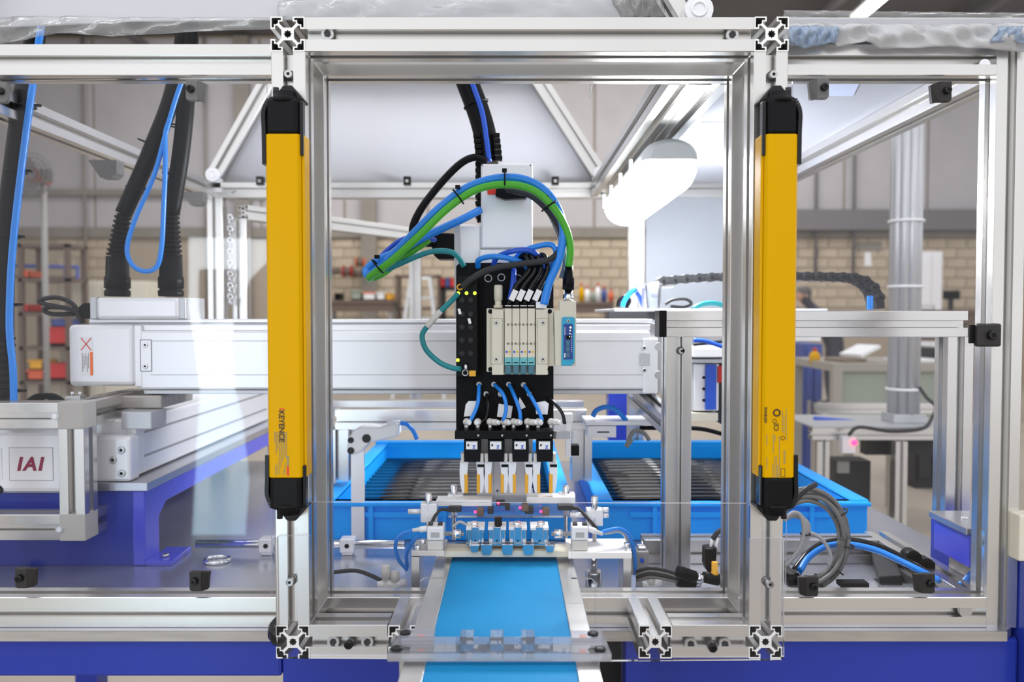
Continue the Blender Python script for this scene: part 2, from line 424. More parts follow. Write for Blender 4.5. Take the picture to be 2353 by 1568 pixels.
crate(806, 668, 830, zy, 14.7, 'green_grey', 'pale green box on the brown workbench')
crate(834, 672, 862, zy, 14.7, 'paper', 'white box with orange lid on the brown workbench', lid='orange')
crate(866, 672, 884, zy, 14.7, 'paper', 'small white box at the right end of brown workbench')
crate(886, 675, 902, zy, 14.7, 'pad_orange', 'small yellow bin at the right end of brown workbench')
def reel(cx, cy, r, Y, cm, lab):
    c = P(cx, cy, Y); rr = px(r, Y)
    t = thing('cable_reel', lab, 'cable reel', c, 'cable reels hanging on the block wall')
    for s, e in ((-.09, -.07), (.07, .09)):
        q = M(); q.cyl((c.x+s, c.y, c.z), (c.x+e, c.y, c.z), rr, None, 20); q.build('flange', cm, t)
    q = M(); q.cyl((c.x-.07, c.y, c.z), (c.x+.07, c.y, c.z), rr*.75, None, 20); q.build('wound_cable', 'brown', t)
    q = M(); q.cyl((c.x, c.y, c.z), (c.x, WY-.03, c.z), .02, None, 8); q.build('peg', 'steel', t)
reel(752, 622, 9, 16.35, 'red', 'small red cable reel, leftmost on the block wall')
reel(776, 624, 9, 16.35, 'grey_plastic', 'grey cable reel between two red reels on the wall')
reel(799, 624, 14, 16.35, 'red', 'large red cable reel hanging on the block wall')
reel(824, 628, 10, 16.35, 'brown', 'brown cable reel hanging beside the large red reel')
reel(828, 603, 11, 16.35, 'orange_red', 'orange cable reel hanging above the brown reels')
reel(847, 628, 10, 16.35, 'brown', 'brown cable reel hanging below the orange reel')
# tool rack and ladder
def rack(x0, y0, x1, y1, Y, cm, lab, n=3, d=.5, name='shelf_rack'):
    X0, X1, Z0, Z1 = R(x0, y0, x1, y1, Y); Z0 = 0
    t = thing(name, lab, 'rack', ((X0+X1)/2, Y, 0))
    for x in (X0, X1-.05):
        for y in (Y, Y+d-.05):
            q = M(); q.box((x, y, 0), (x+.05, y+.05, Z1)); q.build('upright', cm, t)
    for k in range(n):
        z = Z1-.04-k*(Z1-.3)/max(1, n-1)
        q = M(); q.box((X0, Y, z), (X1, Y+d, z+.04)); q.build('shelf', cm, t)
    return t
rack(908, 632, 1010, 735, 15.2, 'brown', 'dark brown shelf rack behind the step ladder', 4)
rack(1014, 662, 1056, 735, 15.4, 'charcoal', 'dark shelf rack right of the step ladder', 4)
def ladder():
    Y = 13.5; top = P(966, 638, Y); t = thing('step_ladder', 'silver aluminium step ladder standing before the dark rack', 'ladder', (top.x, Y, 0))
    q = M(); q.box((top.x-.16, Y-.02, top.z-.03), (top.x+.16, Y+.22, top.z+.01)); q.build('top_cap', 'silver', t)
    for s in (-1, 1):
        q = M(); q.obox((top.x+s*.15, Y, top.z), (top.x+s*.42, Y-.35, 0), .05, .08, (0, 1, 0)); q.build('rail', 'silver_grey', t)
        q = M(); q.obox((top.x+s*.15, Y+.2, top.z), (top.x+s*.36, Y+.75, 0), .04, .05, (0, 1, 0)); q.build('rear_leg', 'silver_grey', t)
    for k in range(1, 6):
        f = k/6; z = top.z*(1-f); w = .15+.27*f
        q = M(); q.box((top.x-w, Y-.35*f-.06, z-.02), (top.x+w, Y-.35*f+.06, z+.02)); q.build('step', 'silver_grey', t)
ladder()
for i, (x, cm) in enumerate(((1017, 'red'), (1027, 'rack_blue'), (1036, 'red'))):
    crate(x-4.5+(i*1.5), 640, x+4+(i*1.5), 662, 15.45, cm, ('red', 'blue', 'second red')[i]+' narrow bin high on the dark rack beside the black plate', .3)
def bottle(cx, y0, y1, Y, cm, lab, r=5):
    c = P(cx, y1, Y); z1 = P(cx, y0, Y).z; h = z1-c.z; rr = px(r, Y)
    t = thing('bottle', lab, 'bottle', c)
    q = M(); q.lathe(c, c+V((0, 0, h*.8)), [(0, rr), (.75, rr), (1, rr*.4)], 12); q.build('body', cm, t)
    q = M(); q.cyl(c+V((0, 0, h*.8)), c+V((0, 0, h)), rr*.4, None, 10); q.build('cap', 'red', t)
for i, (x, cm, n) in enumerate(((1336, 'yellow', 'yellow'), (1349, 'paper', 'white'), (1362, 'green_grey', 'grey green'), (1374, 'paper', 'second white'), (1388, 'rack_blue', 'blue'), (1404, 'orange_red', 'orange'))):
    bottle(x, 650+(i % 3)*7, 694, 14.7, cm, n+' bottle in the row on the dark workbench', 6)
# blue cabinet behind
def cabinet(x0, y0, x1, y1, Y, cm, lab, d=.5, door='white', name='metal_cabinet'):
    X0, X1, Z0, Z1 = R(x0, y0, x1, y1, Y); t = thing(name, lab, 'cabinet', ((X0+X1)/2, Y, 0))
    q = M(); q.box((X0, Y, 0), (X1, Y+d, Z1)); q.build('body', cm, t, bevel=.01)
    mx = (X0+X1)/2
    for a, c in ((X0+.02, mx-.005), (mx+.005, X1-.02)):
        q = M(); q.box((a, Y-.02, .08), (c, Y, Z1-.03)); o = q.build('door', door, t, bevel=.006)
        q = M(); q.box((mx+(.03 if a > mx else -.05), Y-.05, Z1*.5), (mx+(.05 if a > mx else -.03), Y-.02, Z1*.5+.15)); q.build('handle', 'steel', o)
cabinet(1458, 607, 1480, 720, 14.2, 'rack_blue', 'narrow dark blue cabinet left of the white back panel', .4, 'rack_blue')
cabinet(135, 646, 338, 760, 9.5, 'cream', 'low cream cabinet behind the end of the long actuator', .5, 'cream')
# left background: fan, blue rail, racks
def fan():
    Y = 8.0; c = P(86, 405, Y); r = px(48, Y); t = thing('pedestal_fan', 'grey pedestal fan standing behind the left clear panel', 'fan', (c.x, Y, 0))
    q = M()
    for k in range(5): q.ring((c.x, Y-.10+.02*abs(k-2)*0, c.z), (0, 1, 0), r*(k+1)/5, .007, 28, 5)
    for k in range(20):
        an = math.pi*2*k/20; q.cyl((c.x, Y-.10, c.z), (c.x+r*math.cos(an), Y-.08, c.z+r*math.sin(an)), .004, None, 5)
    q.build('guard', 'cladding_dark', t)
    for k in range(3):
        an = math.pi*2*k/3; q = M()
        a = V((c.x+.03*math.cos(an), Y-.03, c.z+.03*math.sin(an))); e = V((c.x+r*.85*math.cos(an), Y-.05, c.z+r*.85*math.sin(an)))
        q.obox(a, e, .13, .01, (0, 1, .4)); q.build('blade', 'grey_plastic', t)
    q = M(); q.cyl((c.x, Y-.06, c.z), (c.x, Y+.18, c.z), .06, None, 16); q.build('motor', 'orange_red', t)
    q = M(); q.cyl((c.x, Y+.1, 0.04), (c.x, Y+.1, c.z-.04), .03, None, 12); q.build('pole', 'grey_plastic', t)
    q = M(); q.cyl((c.x, Y+.1, 0), (c.x, Y+.1, .04), .25, None, 24); q.build('base', 'charcoal', t)
fan()
def rail():
    Y = 11.0; a, c = P(25, 611, Y), P(178, 614, Y); t = thing('pipe_rail', 'dark blue pipe rail in front of the far wall at left', 'rail', ((a.x+c.x)/2, Y, 0))
    q = M(); q.cyl(a, c, .025, None, 10); q.build('top_pipe', 'rack_blue', t)
    for x in (a.x, P(150, 611, Y).x, c.x):
        q = M(); q.cyl((x, Y, 0), (x, Y, a.z), .022, None, 10); q.build('post', 'rack_blue', t)
    q = M(); q.cyl(a-V((0, 0, .14)), c-V((0, 0, .14)), .015, None, 8); q.build('lower_pipe', 'brown', t)
rail()
rack(42, 560, 160, 880, 9.0, 'brown', 'brown shelf rack with red and orange bins at left', 6, .4)
for i, (x0, y0, x1, y1, cm, n) in enumerate(((105, 752, 155, 795.5, 'red', 'large red bin above another red bin on the left rack'), (112, 836, 156, 874.5, 'red', 'red bin below the large red bin on left rack'),
     (62, 851, 100, 874.5, 'orange_red', 'orange bin at the bottom left of the rack'), (52, 622, 66, 638.5, 'orange_red', 'small orange bin, uppermost on the left rack'), (50, 700, 66, 717.5, 'red', 'small red bin in the middle of left rack'), (118, 733, 152, 751.5, 'rack_blue', 'dark blue bin on top of the red bins'),
     (66, 828, 98, 850.5, 'pad_orange', 'amber bin standing on the orange bin of left rack'))):
    crate(x0, y0, x1, y1, 9.03, cm, n, .3)
# right background
cabinet(2115, 578, 2166, 640, 15.5, 'white', 'white cabinet in the far right corner of the hall', .4)
def office_table():
    Y = 5.2; t = thing('work_table', 'beige work table with papers behind the right posts', 'table', (P(1990, 850, Y).x, Y, 0))
    X0, X1, Z1 = P(1915, 845, Y).x, P(2190, 845, Y).x, P(1990, 836, Y).z
    q = M(); q.box((X0, Y, Z1-.05), (X1, Y+.8, Z1)); q.build('table_top', 'table_beige', t)
    for x in (X0, (X0+X1)/2, X1-.06):
        q = M(); q.box((x, Y, 0), (x+.06, Y+.06, Z1-.05)); q.build('leg', 'table_beige', t)
        q = M(); q.box((x, Y+.72, 0), (x+.06, Y+.78, Z1-.05)); q.build('leg', 'table_beige', t)
    q = M(); q.box((X0+.05, Y+.03, Z1-.5), (X1-.05, Y+.06, Z1-.05)); q.build('back_board', 'green_grey', t)
    cabinet(1845, 790, 1890, 1000, 6.4, 'rack_blue', 'dark blue cabinet behind the beige work table', .5, 'rack_blue')
    cabinet(2105, 800, 2180, 1000, 6.6, 'charcoal', 'dark cabinet behind the silver tube column', .5, 'charcoal')
    for i, (x, w, cm, lab) in enumerate(((1975, 30, 'wood', 'brown folder lying on the beige work table'), (2010, 26, 'paper', 'tilted white paper stack on the beige work table'), (2130, 45, 'paper', 'open white sheets on the right of the work table'))):
        c = P(x, 836, Y); wd_ = px(w, Y)
        q = M(); q.obox((c.x-wd_, Y+.2, Z1+.012+.03*(i == 1)), (c.x+wd_, Y+.25, Z1+.012+.09*(i == 1)), .2, .02)
        o = q.build('paper_stack', cm); tag(o, lab, 'papers')
office_table()
b = bottle
bottle(1872, 800, 836, 5.6, 'yellow', 'yellow bottle behind the thin post at right', 12)
def monitor(cx, cy, Y, w, h, lab, cm='black'):
    c = P(cx, cy, Y); a, e = px(w, Y)/2, px(h, Y)/2; t = thing('monitor', lab, 'monitor', (c.x, Y, c.z-e-.15))
    q = M(); q.box((c.x-a, Y, c.z-e), (c.x+a, Y+.04, c.z+e)); q.build('screen', cm, t, bevel=.01)
    q = M(); q.box((c.x-.03, Y+.02, c.z-e-.15), (c.x+.03, Y+.05, c.z-e)); q.build('stand', 'charcoal', t)
    q = M(); q.box((c.x-.12, Y-.05, c.z-e-.17), (c.x+.12, Y+.12, c.z-e-.15)); q.build('foot', 'charcoal', t)
bench(2090, 2290, 712, 11.0, 'dark desk far back behind the right clear panel', 'brown')
monitor(2188, 678, 11.2, 38, 20, 'small black monitor on the dark far desk')
crate(2112, 700, 2147, 713, 11.1, 'paper', 'white box on the far desk beside the monitor', .25, 'box', 'box')
# person far back at the right, leaning forward, head and back showing over the beam
def person():
    Y = 12.2; hd = P(1846, 680, Y); t = thing('person', 'person in dark jacket leaning forward far behind right panel', 'person', (hd.x+.3, Y, 0))
    x0 = hd.x+.36; J = {'pel': (x0+.12, Y, .95), 'sp': (x0+.06, Y, 1.15), 'ch': (x0-.10, Y, 1.40), 'nk': (x0-.22, Y, 1.50), 'h0': (x0-.30, Y, 1.57), 'h1': (hd.x, Y, hd.z-.02), 'h2': (hd.x-.01, Y, hd.z+.05)}
    Jr = {'pel': .16, 'sp': .15, 'ch': .18, 'nk': .065, 'h0': .07, 'h1': .10, 'h2': .08}
    E = [('pel', 'sp'), ('sp', 'ch'), ('ch', 'nk'), ('nk', 'h0'), ('h0', 'h1'), ('h1', 'h2')]
    for s, n in ((-1, 'l'), (1, 'r')):
        J['s'+n] = (x0-.12, Y+s*.19, 1.38); J['e'+n] = (x0-.22, Y+s*.24, 1.12); J['w'+n] = (x0-.42, Y+s*.16, 1.06); J['f'+n] = (x0-.52, Y+s*.14, 1.05)
        J['hp'+n] = (x0+.12, Y+s*.10, .90); J['k'+n] = (x0+.06, Y+s*.11, .50); J['a'+n] = (x0+.10, Y+s*.11, .09); J['t'+n] = (x0-.10, Y+s*.11, .05)
        for a, r in (('s', .085), ('e', .055), ('w', .038), ('f', .03), ('hp', .11), ('k', .07), ('a', .05), ('t', .04)): Jr[a+n] = r
        E += [('ch', 's'+n), ('s'+n, 'e'+n), ('e'+n, 'w'+n), ('w'+n, 'f'+n), ('pel', 'hp'+n), ('hp'+n, 'k'+n), ('k'+n, 'a'+n), ('a'+n, 't'+n)]
    ks = list(J); o0 = ORG[t.name]; me = bpy.data.meshes.new('body')
    me.from_pydata([tuple(V(J[k])-o0) for k in ks], [(ks.index(a), ks.index(c)) for a, c in E], [])
    o = bpy.data.objects.new('body', me); COL.objects.link(o); o.parent = t
    sk = o.modifiers.new('skin', 'SKIN')
    for i, k in enumerate(ks): me.skin_vertices[0].data[i].radius = (Jr[k], Jr[k]); me.skin_vertices[0].data[i].use_root = (k == 'pel')
    o.modifiers.new('sub', 'SUBSURF').levels = 2; o.modifiers['sub'].render_levels = 2
    me.materials.append(MAT['jacket'])
    q = M(); q.sph((hd.x, Y, hd.z+.01), .105, 16, 10, 0, (.95, .8, 1.1)); hdo = q.build('face', 'skin', t)
    q = M(); q.sph((hd.x+.015, Y, hd.z+.045), .108, 16, 10, 0, (1.0, .85, .95)); q.build('hair', 'hair', t)
    q = M(); q.lathe((hd.x-.09, Y-.0, hd.z), (hd.x-.13, Y, hd.z-.03), [(0, .022), (1, .008)], 8); q.build('nose', 'skin', hdo)
    q = M(); q.sph((hd.x+.02, Y-.085, hd.z), .03, 8, 6, 0, (.6, .3, 1)); q.build('ear', 'skin', hdo)
    for s in (-1, 1):
        for k in range(5):
            q = M(); a = V((x0-.53, Y+s*.14+(k-2)*.016, 1.05)); q.tube([a, a+V((-.04-.01*(2-abs(k-2)), 0, -.01)), a+V((-.07, 0, -.035))], .008, 6, 0, 3); q.build('finger', 'skin', t)
person()
# ================================================================ machine table
YF, YW, YB = .974, 1.07, 2.20
ZT, ZB = P(1176, 39, YF).z, P(1176, 1513, YF).z
XL0, XL1, XR0, XR1 = -.281, -.241, .282, .322
A = .02
tb = thing('machine_table', 'blue painted machine table with a steel top plate', 'machine table', (0, 1.6, 0))
b = M(); b.prism([(-1.25, 1.058, ZB-.012), (.640, 1.058, ZB-.012), (.655, 1.072, ZB-.012), (.655, 1.15, ZB-.012), (.765, 1.15, ZB-.012), (.765, 2.3, ZB-.012), (-1.25, 2.3, ZB-.012)], (0, 0, .012)); b.build('top_plate', 'steel_top', tb)
b = M(); b.box((-1.25, 1.0555, ZB-.0125), (.640, 1.0585, ZB)); b.build('plate_edge', 'steel', tb)
b = M(); b.box((-1.25, 1.062, ZB-.062), (-.30, 1.11, ZB-.0125)); b.build('front_beam', 'blue_paint', tb, bevel=.004)
b = M(); b.box((-.30, 1.064, ZB-.20), (-.13, 1.12, ZB-.0125)); b.build('front_panel', 'blue_paint', tb, bevel=.004)
b = M(); b.box((.148, 1.064, ZB-.20), (.66, 1.12, ZB-.0125)); b.build('front_panel', 'blue_paint', tb, bevel=.004)
b = M(); b.box((-.129, 1.10, ZB-.20), (.147, 1.115, ZB-.0125)); b.build('shade_sheet', 'black_soft', tb)  # shade inside the conveyor opening, painted as a black sheet
b = M(); b.box((.662, 1.03, ZB-.2), (.80, 1.3, P(2340, 1285, 1.07).z)); b.build('side_box', 'blue_paint', tb, bevel=.004)
for x in (-1.2, .60):
    for y in (1.07, 2.24):
        b = M(); b.box((x, y, 0), (x+.06, y+.06, ZB-.0125)); b.build('leg', 'blue_paint', tb)
b = M(); b.box((-1.25, 2.24, ZB-.09), (.76, 2.29, ZB-.0125)); b.build('rear_beam', 'blue_paint', tb)
b = M(); b.box((.70, 1.12, ZB-.09), (.76, 2.3, ZB-.0125)); b.build('side_beam', 'blue_paint', tb)
b = M(); b.box((-.9, 1.5, .25), (.5, 2.1, .30)); b.build('lower_shelf', 'blue_paint', tb)
# slots cut in the plate, shown as dark recesses with raised rims
for x0, x1, yy in ((1.0, 1, 1),): pass
# ================================================================ portal frame (front)
pf = thing('portal_frame', 'aluminium profile portal frame standing out in front of the machine', 'profile frame', (.02, .99, ZB))
xa, xb = XL0+A, XR1-A
yc = YF+A
b1 = beam('top_beam', (XL1, yc, ZT-A), (XR0, yc, ZT-A), pf)
pl = beam('post', (xa, yc, ZB+.04), (xa, yc, ZT-.04), pf)
pr = beam('post', (xb, yc, ZB+.04), (xb, yc, ZT-.04), pf)
XA0, XA1 = P(890, 1480, YF).x, P(972, 1480, YF).x
XB0, XB1 = P(1466, 1480, YF).x, P(1545, 1480, YF).x
bl = beam('bottom_beam', (XL1, yc, ZB+A), (XA0, yc, ZB+A), pf)
br = beam('bottom_beam', (XB1, yc, ZB+A), (XR0, yc, ZB+A), pf)
for x, z in ((xa, ZT-A), (xb, ZT-A), (xa, ZB+A), (xb, ZB+A), ((XA0+XA1)/2, ZB+A), ((XB0+XB1)/2, ZB+A)):
    o = beam('corner_bar', (x, YF-.0006, z), (x, YW, z), pf, m='alu')
    cap = M(); cap.section(PROF, (x, YF-.0012, z), (x, YF-.0004, z), (0, 0, 1)); cap.build('cut_face', 'alu_end', o)
def slot_bolts(lst, Y, parent, up):
    for x, y in lst:
        c = P(x, y, Y+.012); q = M(); q.lathe(c, c+V((0, -.012, 0)), [(0, .0062), (.3, .0062), (.34, .0045), (1, .0045)], 16); q.cyl(c+V((0, -.0105, 0)), c+V((0, -.0122, 0)), .002, None, 6, 1)
        q.build('bolt', ['bolt', 'black'], parent)
slot_bolts(((668, 176), (671, 1332)), YF, pl, 1); slot_bolts(((1771, 177), (1763, 1337)), YF, pr, 1)
def washers(lst, Y, parent):
    for x, y in lst:
        c = P(x, y, Y+.007); q = M(); q.cyl(c, c+V((0, -.004, 0)), .0072, None, 18); q.cyl(c+V((0, -.004, 0)), c+V((0, -.0055, 0)), .0042, None, 6, 1); q.build('bolt', ['bolt', 'charcoal'], parent)
washers(((754, 80), (1681, 82)), YF, b1); washers(((767, 1473), (845, 1473)), YF, bl); washers(((1586, 1478), (1664, 1478)), YF, br)
for x, y, o in ((804, 1476, bl), (1634, 1483, br)):
    c = P(x, y, YF+.004); hexbolt(c, (0, -1, 0), .0055, o, 'bolt', 'black_gloss', .012)
# ================================================================ cell frame
cf = thing('cell_frame', 'aluminium profile cell frame enclosing the robot axes', 'profile frame', (-.1, 1.6, ZB))
yw = YW+A
XC0, XC1 = .621, .661; XLL = -.80
tbm = beam('top_beam', (XLL-.02, yw, ZT-A), (XC0, yw, ZT-A), cf)
bbm = beam('bottom_beam', (XLL-.02, yw, ZB+A), (XC0, yw, ZB+A), cf)
for x in (xa, xb): beam('post', (x, yw, ZB+.04), (x, yw, ZT-.04), cf)
cp = beam('corner_post', ((XC0+XC1)/2, yw, ZB), ((XC0+XC1)/2, yw, ZT), cf)
beam('corner_post', (XLL-.04, yw, ZB), (XLL-.04, yw, ZT), cf)
beam('side_rail', (XLL, YW+.04, ZT-A), (XLL, YB-A, ZT-A), cf)
beam('side_rail', ((XC0+XC1)/2, YW+.04, ZT-A), ((XC0+XC1)/2, YB-A, ZT-A), cf)
beam('side_rail', ((XC0+XC1)/2-.02, YW+.04, ZB+A), ((XC0+XC1)/2-.02, 1.40, ZB+A), cf)
b = M(); XLR = (.208, .250, .292); zc = ZT-A
for k in (0, 1): b.section(PROF, ((XLR[k]+XLR[k+1])/2, YW+.04, zc), ((XLR[k]+XLR[k+1])/2, YB-.04, zc), (0, 0, 1), 0, 1.05)
b.build('lamp_rail', 'alu', cf)
beam('back_beam', (XLL-.02, YB, ZT-A), (XC1, YB, ZT-A), cf)
beam('back_post', (-.781, YB, ZB), (-.781, YB, ZT-.04), cf)
beam('back_post', (XC1-A, YB, ZB), (XC1-A, YB, ZT-.04), cf)
o = beam('back_post', (P(1461, 600, YB).x, YB, ZB), (P(1461, 600, YB).x, YB, ZT-.04), cf)
b = M(); b.box((P(1482, 600, YB).x, YB-.015, P(1500, 900, YB).z), (P(1735, 600, YB).x, YB-.009, ZT-.04)); b.build('back_panel', 'panel_grey', cf)
# roof sheet over the right half with faint blue print on its underside
b = M(); b.box((.26, YW+.03, ZT+.0005), (XC1, YB+.02, ZT+.005)); rf = b.build('roof_sheet', 'roof_grey', cf)
for (x0, y0, x1, y1, k) in ((.34, 1.50, .43, 1.58, .02), (.46, 1.85, .56, 1.93, .02), (.46, 1.25, .54, 1.32, .02)):
    b = M(); b.prism([(x0, y0, ZT), (x1-k, y0, ZT), (x1, y1, ZT), (x0+k, y1, ZT)], (0, 0, -.0006)); b.build('blue_print', 'white_print', rf)
# braces at the back holding the hood, and hinges
def hinge(c, parent, ax=(0, -1, 0)):
    c = V(c); q = M(); q.cyl(c+V((0, .012, 0)), c+V((0, -.018, 0)), .018, None, 20); q.box(c+V((-.018, -.008, -.045)), c+V((.018, .012, 0))); q.ring(c+V((0, -.018, 0)), (0, 1, 0), .009, .002, 18, 6); q.build('hinge', 'silver', parent)
for (xy0, xy1) in (((497, 405), (625, 178)), ((1376, 402), (1232, 178))):
    a, e = P(*xy0, YB), P(*xy1, YB); o = beam('brace', a, e, cf, up=(0, 1, 0)); hinge(a-V((0, .012, 0)), o)
a, e = P(1592, 52, 1.10), P(1470, -150, 1.10); o = beam('brace', a, e, cf, up=(0, 1, 0)); hinge(a+V((0, -.02, .004)), o)
a, e = P(-160, 90, 1.10), P(-60, -150, 1.10); o = beam('brace', a, e, cf, up=(0, 1, 0)); hinge(a, o)
beam('hood_beam', P(600, 160, YB), P(1260, 160, YB), cf)
slot_bolts(((538, 444),), YB-.02, cf, 1)
c = P(2257, 152, YW+.007); q = M(); q.cyl(c, c+V((0, -.006, 0)), .0075, None, 16); q.build('bolt', 'chrome', tbm)
c = P(2214, 1402, YW+.007); q = M(); q.cyl(c, c+V((0, -.006, 0)), .0085, None, 16); q.build('bolt', 'bolt', bbm)
# cable clips along the back beam and rails
for x, y in ((935, 416), (1276, 416), (596, 416)):
    q = M(); c = P(x, y, YB-.03); q.box(c+V((-.009, 0, -.010)), c+V((.009, .02, .012))); q.box(c+V((-.004, -.002, -.004)), c+V((.004, 0, .004)), 1); q.build('clip', ['black', 'grey_plastic'], cf)
for (x, y, Y) in ((240, 388, 1.52), (445, 456, 1.98)):
    q = M(); c = P(x, y, Y); q.prism([c+V(k) for k in ((-.03, 0, .016), (.022, 0, .016), (.022, 0, -.008), (.012, 0, -.016), (-.008, 0, -.016))], (0, .03, 0)); q.build('clip', 'clamp_grey', cf)
# hood sheets
hd = thing('hood_sheet', 'white curved hood sheet standing between the rear braces', 'sheet', P(930, 424, YB-.01))
q = M(); nx = 24; top = [(630, 165), (1238, 165)]; bot = [(505, 424), (1372, 424)]; vs = []
for j in (0, 1):
    for d in (0, .004):
        for i in range(nx+1):
            f = i/nx; e = (top, bot)[j]; q0 = P(e[0][0]+(e[1][0]-e[0][0])*f, e[0][1], YB+.025); q0.y += .014*math.sin(math.pi*f)**2*(1-.3*j)+d; vs.append(q0)
n = nx+1; fs = []
for i in range(nx): fs += [(i, i+1, 2*n+i+1, 2*n+i), (n+i, 3*n+i, 3*n+i+1, n+i+1), (i, n+i, n+i+1, i+1), (2*n+i, 2*n+i+1, 3*n+i+1, 3*n+i)]
q.add(vs, fs, 0, True); q.build('sheet', 'white_sheet', hd)
q = M(); q.box(P(600, 426, YB)+V((0, -.004, 0)), P(1365, 421, YB)+V((0, .045, .0))); q.build('lower_strip', 'film', hd)
hf = thing('hood_front_sheet', 'white hood sheet across the top with its film hanging over', 'sheet', P(600, 60, 1.12))
q = M(); q.prism([P(*k, 1.125) for k in ((-160, 62), (40, 60), (300, 48), (640, 44), (1432, 52), (1400, -10), (1372, -150), (-160, -150))], (0, .004, 0)); q.build('sheet', 'white_sheet', hf)
def film(name, edge_top, edge_bot, Y, mats, parent, amp=.004, nx=60, ny=8, seed=1, thick=True):
    rnd = random.Random(seed); ph = [rnd.uniform(0, 6.28) for _ in range(8)]; vs = []
    def lerp(e, f):
        s = f*(len(e)-1); i = min(int(s), len(e)-2); t = s-i
        return e[i][0]+(e[i+1][0]-e[i][0])*t, e[i][1]+(e[i+1][1]-e[i][1])*t
    for j in range(ny+1):
        for i in range(nx+1):
            f, g = i/nx, j/ny; a, c = lerp(edge_top, f), lerp(edge_bot, f)
            w = math.sin(f*31+ph[0]+g*4)+.7*math.sin(f*67+ph[1]-g*7)+.5*math.sin(f*17+ph[2]+g*9)+.4*rnd.uniform(-1, 1)
            q0 = P(a[0]+(c[0]-a[0])*g, a[1]+(c[1]-a[1])*g, Y); q0.y -= amp*(w*.5+.6)*(.3+math.sin(math.pi*min(1, g*1.05))); vs.append(q0)
    fs = [(j*(nx+1)+i, j*(nx+1)+i+1, (j+1)*(nx+1)+i+1, (j+1)*(nx+1)+i) for j in range(ny) for i in range(nx)]
    q = M(); q.add(vs, fs, 0, True); o = q.build(name, mats, parent); s_ = o.modifiers.new('thick', 'SOLIDIFY'); s_.thickness = .0006; return o
film('film_overhang', [(-60, 40), (150, 38), (400, 42), (660, 40)], [(-60, 112), (60, 92), (130, 76), (260, 84), (400, 76), (640, 66)], 1.118, 'film', hf, .006, 60, 6, 3)
film('film_fold', [(640, 2), (900, -8), (1440, -8)], [(640, 44), (900, 46), (1460, 50)], 1.115, 'film', hf, .006, 50, 5, 5)
film('film_end', [(1395, -12), (1530, -12)], [(1432, 40), (1524, 40)], 1.11, 'film', hf, .012, 14, 8, 9)
film('film_shred', [(1358, 178), (1368, 178)], [(1354, 226), (1357, 228)], 1.12, 'film', hf, .002, 2, 6, 2)
rw = thing('roof_wrap', 'crumpled protective plastic film hanging over the right roof edge', 'plastic film', P(2080, 112, 1.07))
q = M(); q.box(P(1808, 62, 1.062), P(2380, 38, 1.062)+V((0, .10, 0))); q.build('roof_edge', 'white_sheet', rw, bevel=.003)
film('wrap', [(1800, 54), (1950, 54), (2150, 56), (2380, 52)], [(1800, 104), (1860, 110), (1905, 96), (1925, 108), (1990, 96), (2020, 112), (2120, 110), (2180, 108), (2250, 112), (2320, 118), (2380, 120)], 1.056, 'film_white', rw, .008, 80, 10, 11)
film('wrap_blue', [(1812, 62), (1870, 60), (1925, 64)], [(1812, 100), (1848, 112), (1885, 104), (1922, 98)], 1.048, 'film_blue', rw, .008, 30, 8, 12)
film('wrap_blue', [(2290, 62), (2380, 62)], [(2276, 98), (2330, 96), (2380, 112)], 1.048, 'film_blue', rw, .006, 20, 8, 13)
film('clear_lip', [(1800, 24), (2380, 30)], [(1800, 40), (2380, 42)], 1.052, 'film', rw, .003, 40, 3, 14)
# ================================================================ open rear door frame
od = thing('rear_door_frame', 'open rear door of aluminium profiles behind the left bar', 'door frame', (-.74, 2.27, ZB))
zt_ = P(550, 470, 2.25).z
h0, h1 = V((-.735, 2.27, 0)), V((-.340, 2.90, 0))
beam('top_rail', V((h0.x, h0.y, zt_-A)), V((h1.x, h1.y, zt_-A)), od); beam('bottom_rail', V((h0.x, h0.y, ZB+.06)), V((h1.x, h1.y, ZB+.06)), od)
beam('stile', V((h0.x-.0, h0.y-.02, ZB+.08)), V((h0.x, h0.y-.02, zt_-.04)), od); beam('stile', V((h1.x, h1.y+.02, ZB+.08)), V((h1.x, h1.y+.02, zt_-.04)), od)
q = M()
for k in range(16): q.ring(P(529, 500+k*13, 2.20), (1, 0, 0) if k % 2 else (0, 1, 0), .006, .0022, 12, 6, 0, 1.3)
tag(q.build('hanging_chain', 'chrome'), 'thin steel chain hanging beside the rear left post', 'chain')
# ================================================================ clear panels with clamps
def clamp(x, y, parent, flip=1, Y=YW, cm='clamp_dark', up=1):
    c = P(x, y, Y); w, h = .0078, .0128
    q = M(); q.prism([c+V(k) for k in ((-w*flip, 0, h), (w*flip, 0, h), (w*flip, 0, -h*.8), (w*.7*flip, 0, -h), (-w*flip, 0, -h))], (0, -.008, 0)); q.prism([c+V(k) for k in ((-w*flip, -.008, -h), (-w*flip, -.008, h), (-w*2.0*flip, 0, h*.8), (-w*1.7*flip, 0, -h))], (0, .007, 0))
    o = q.build('clamp', cm, parent, bevel=.0008)
    hexbolt(c+V((.001*flip, -.008, .001)), (0, -1, 0), .0048, o, 'bolt', 'black_gloss', .006)
YP = YW+.008
def panel(lab, poly, clamps, nm='acrylic_guard'):
    t = thing(nm, lab, 'clear panel', P(poly[-1][0], poly[-1][1], YP))
    q = M(); q.pprism(poly, YP, .005, 0, 1); q.build('sheet', ['clear', 'clear_edge'], t)
    for k in clamps: clamp(*k[:2], t, *(k[2:])); 
    return t
panel('large clear panel left of the portal, two clamps above and below', [(-150, 186), (612, 178), (624, 1372), (-150, 1372)], ((10, 216, 1, YW, 'clamp_grey'), (446, 211, -1, YW, 'clamp_grey'), (56, 1326, -1), (454, 1333, -1)))
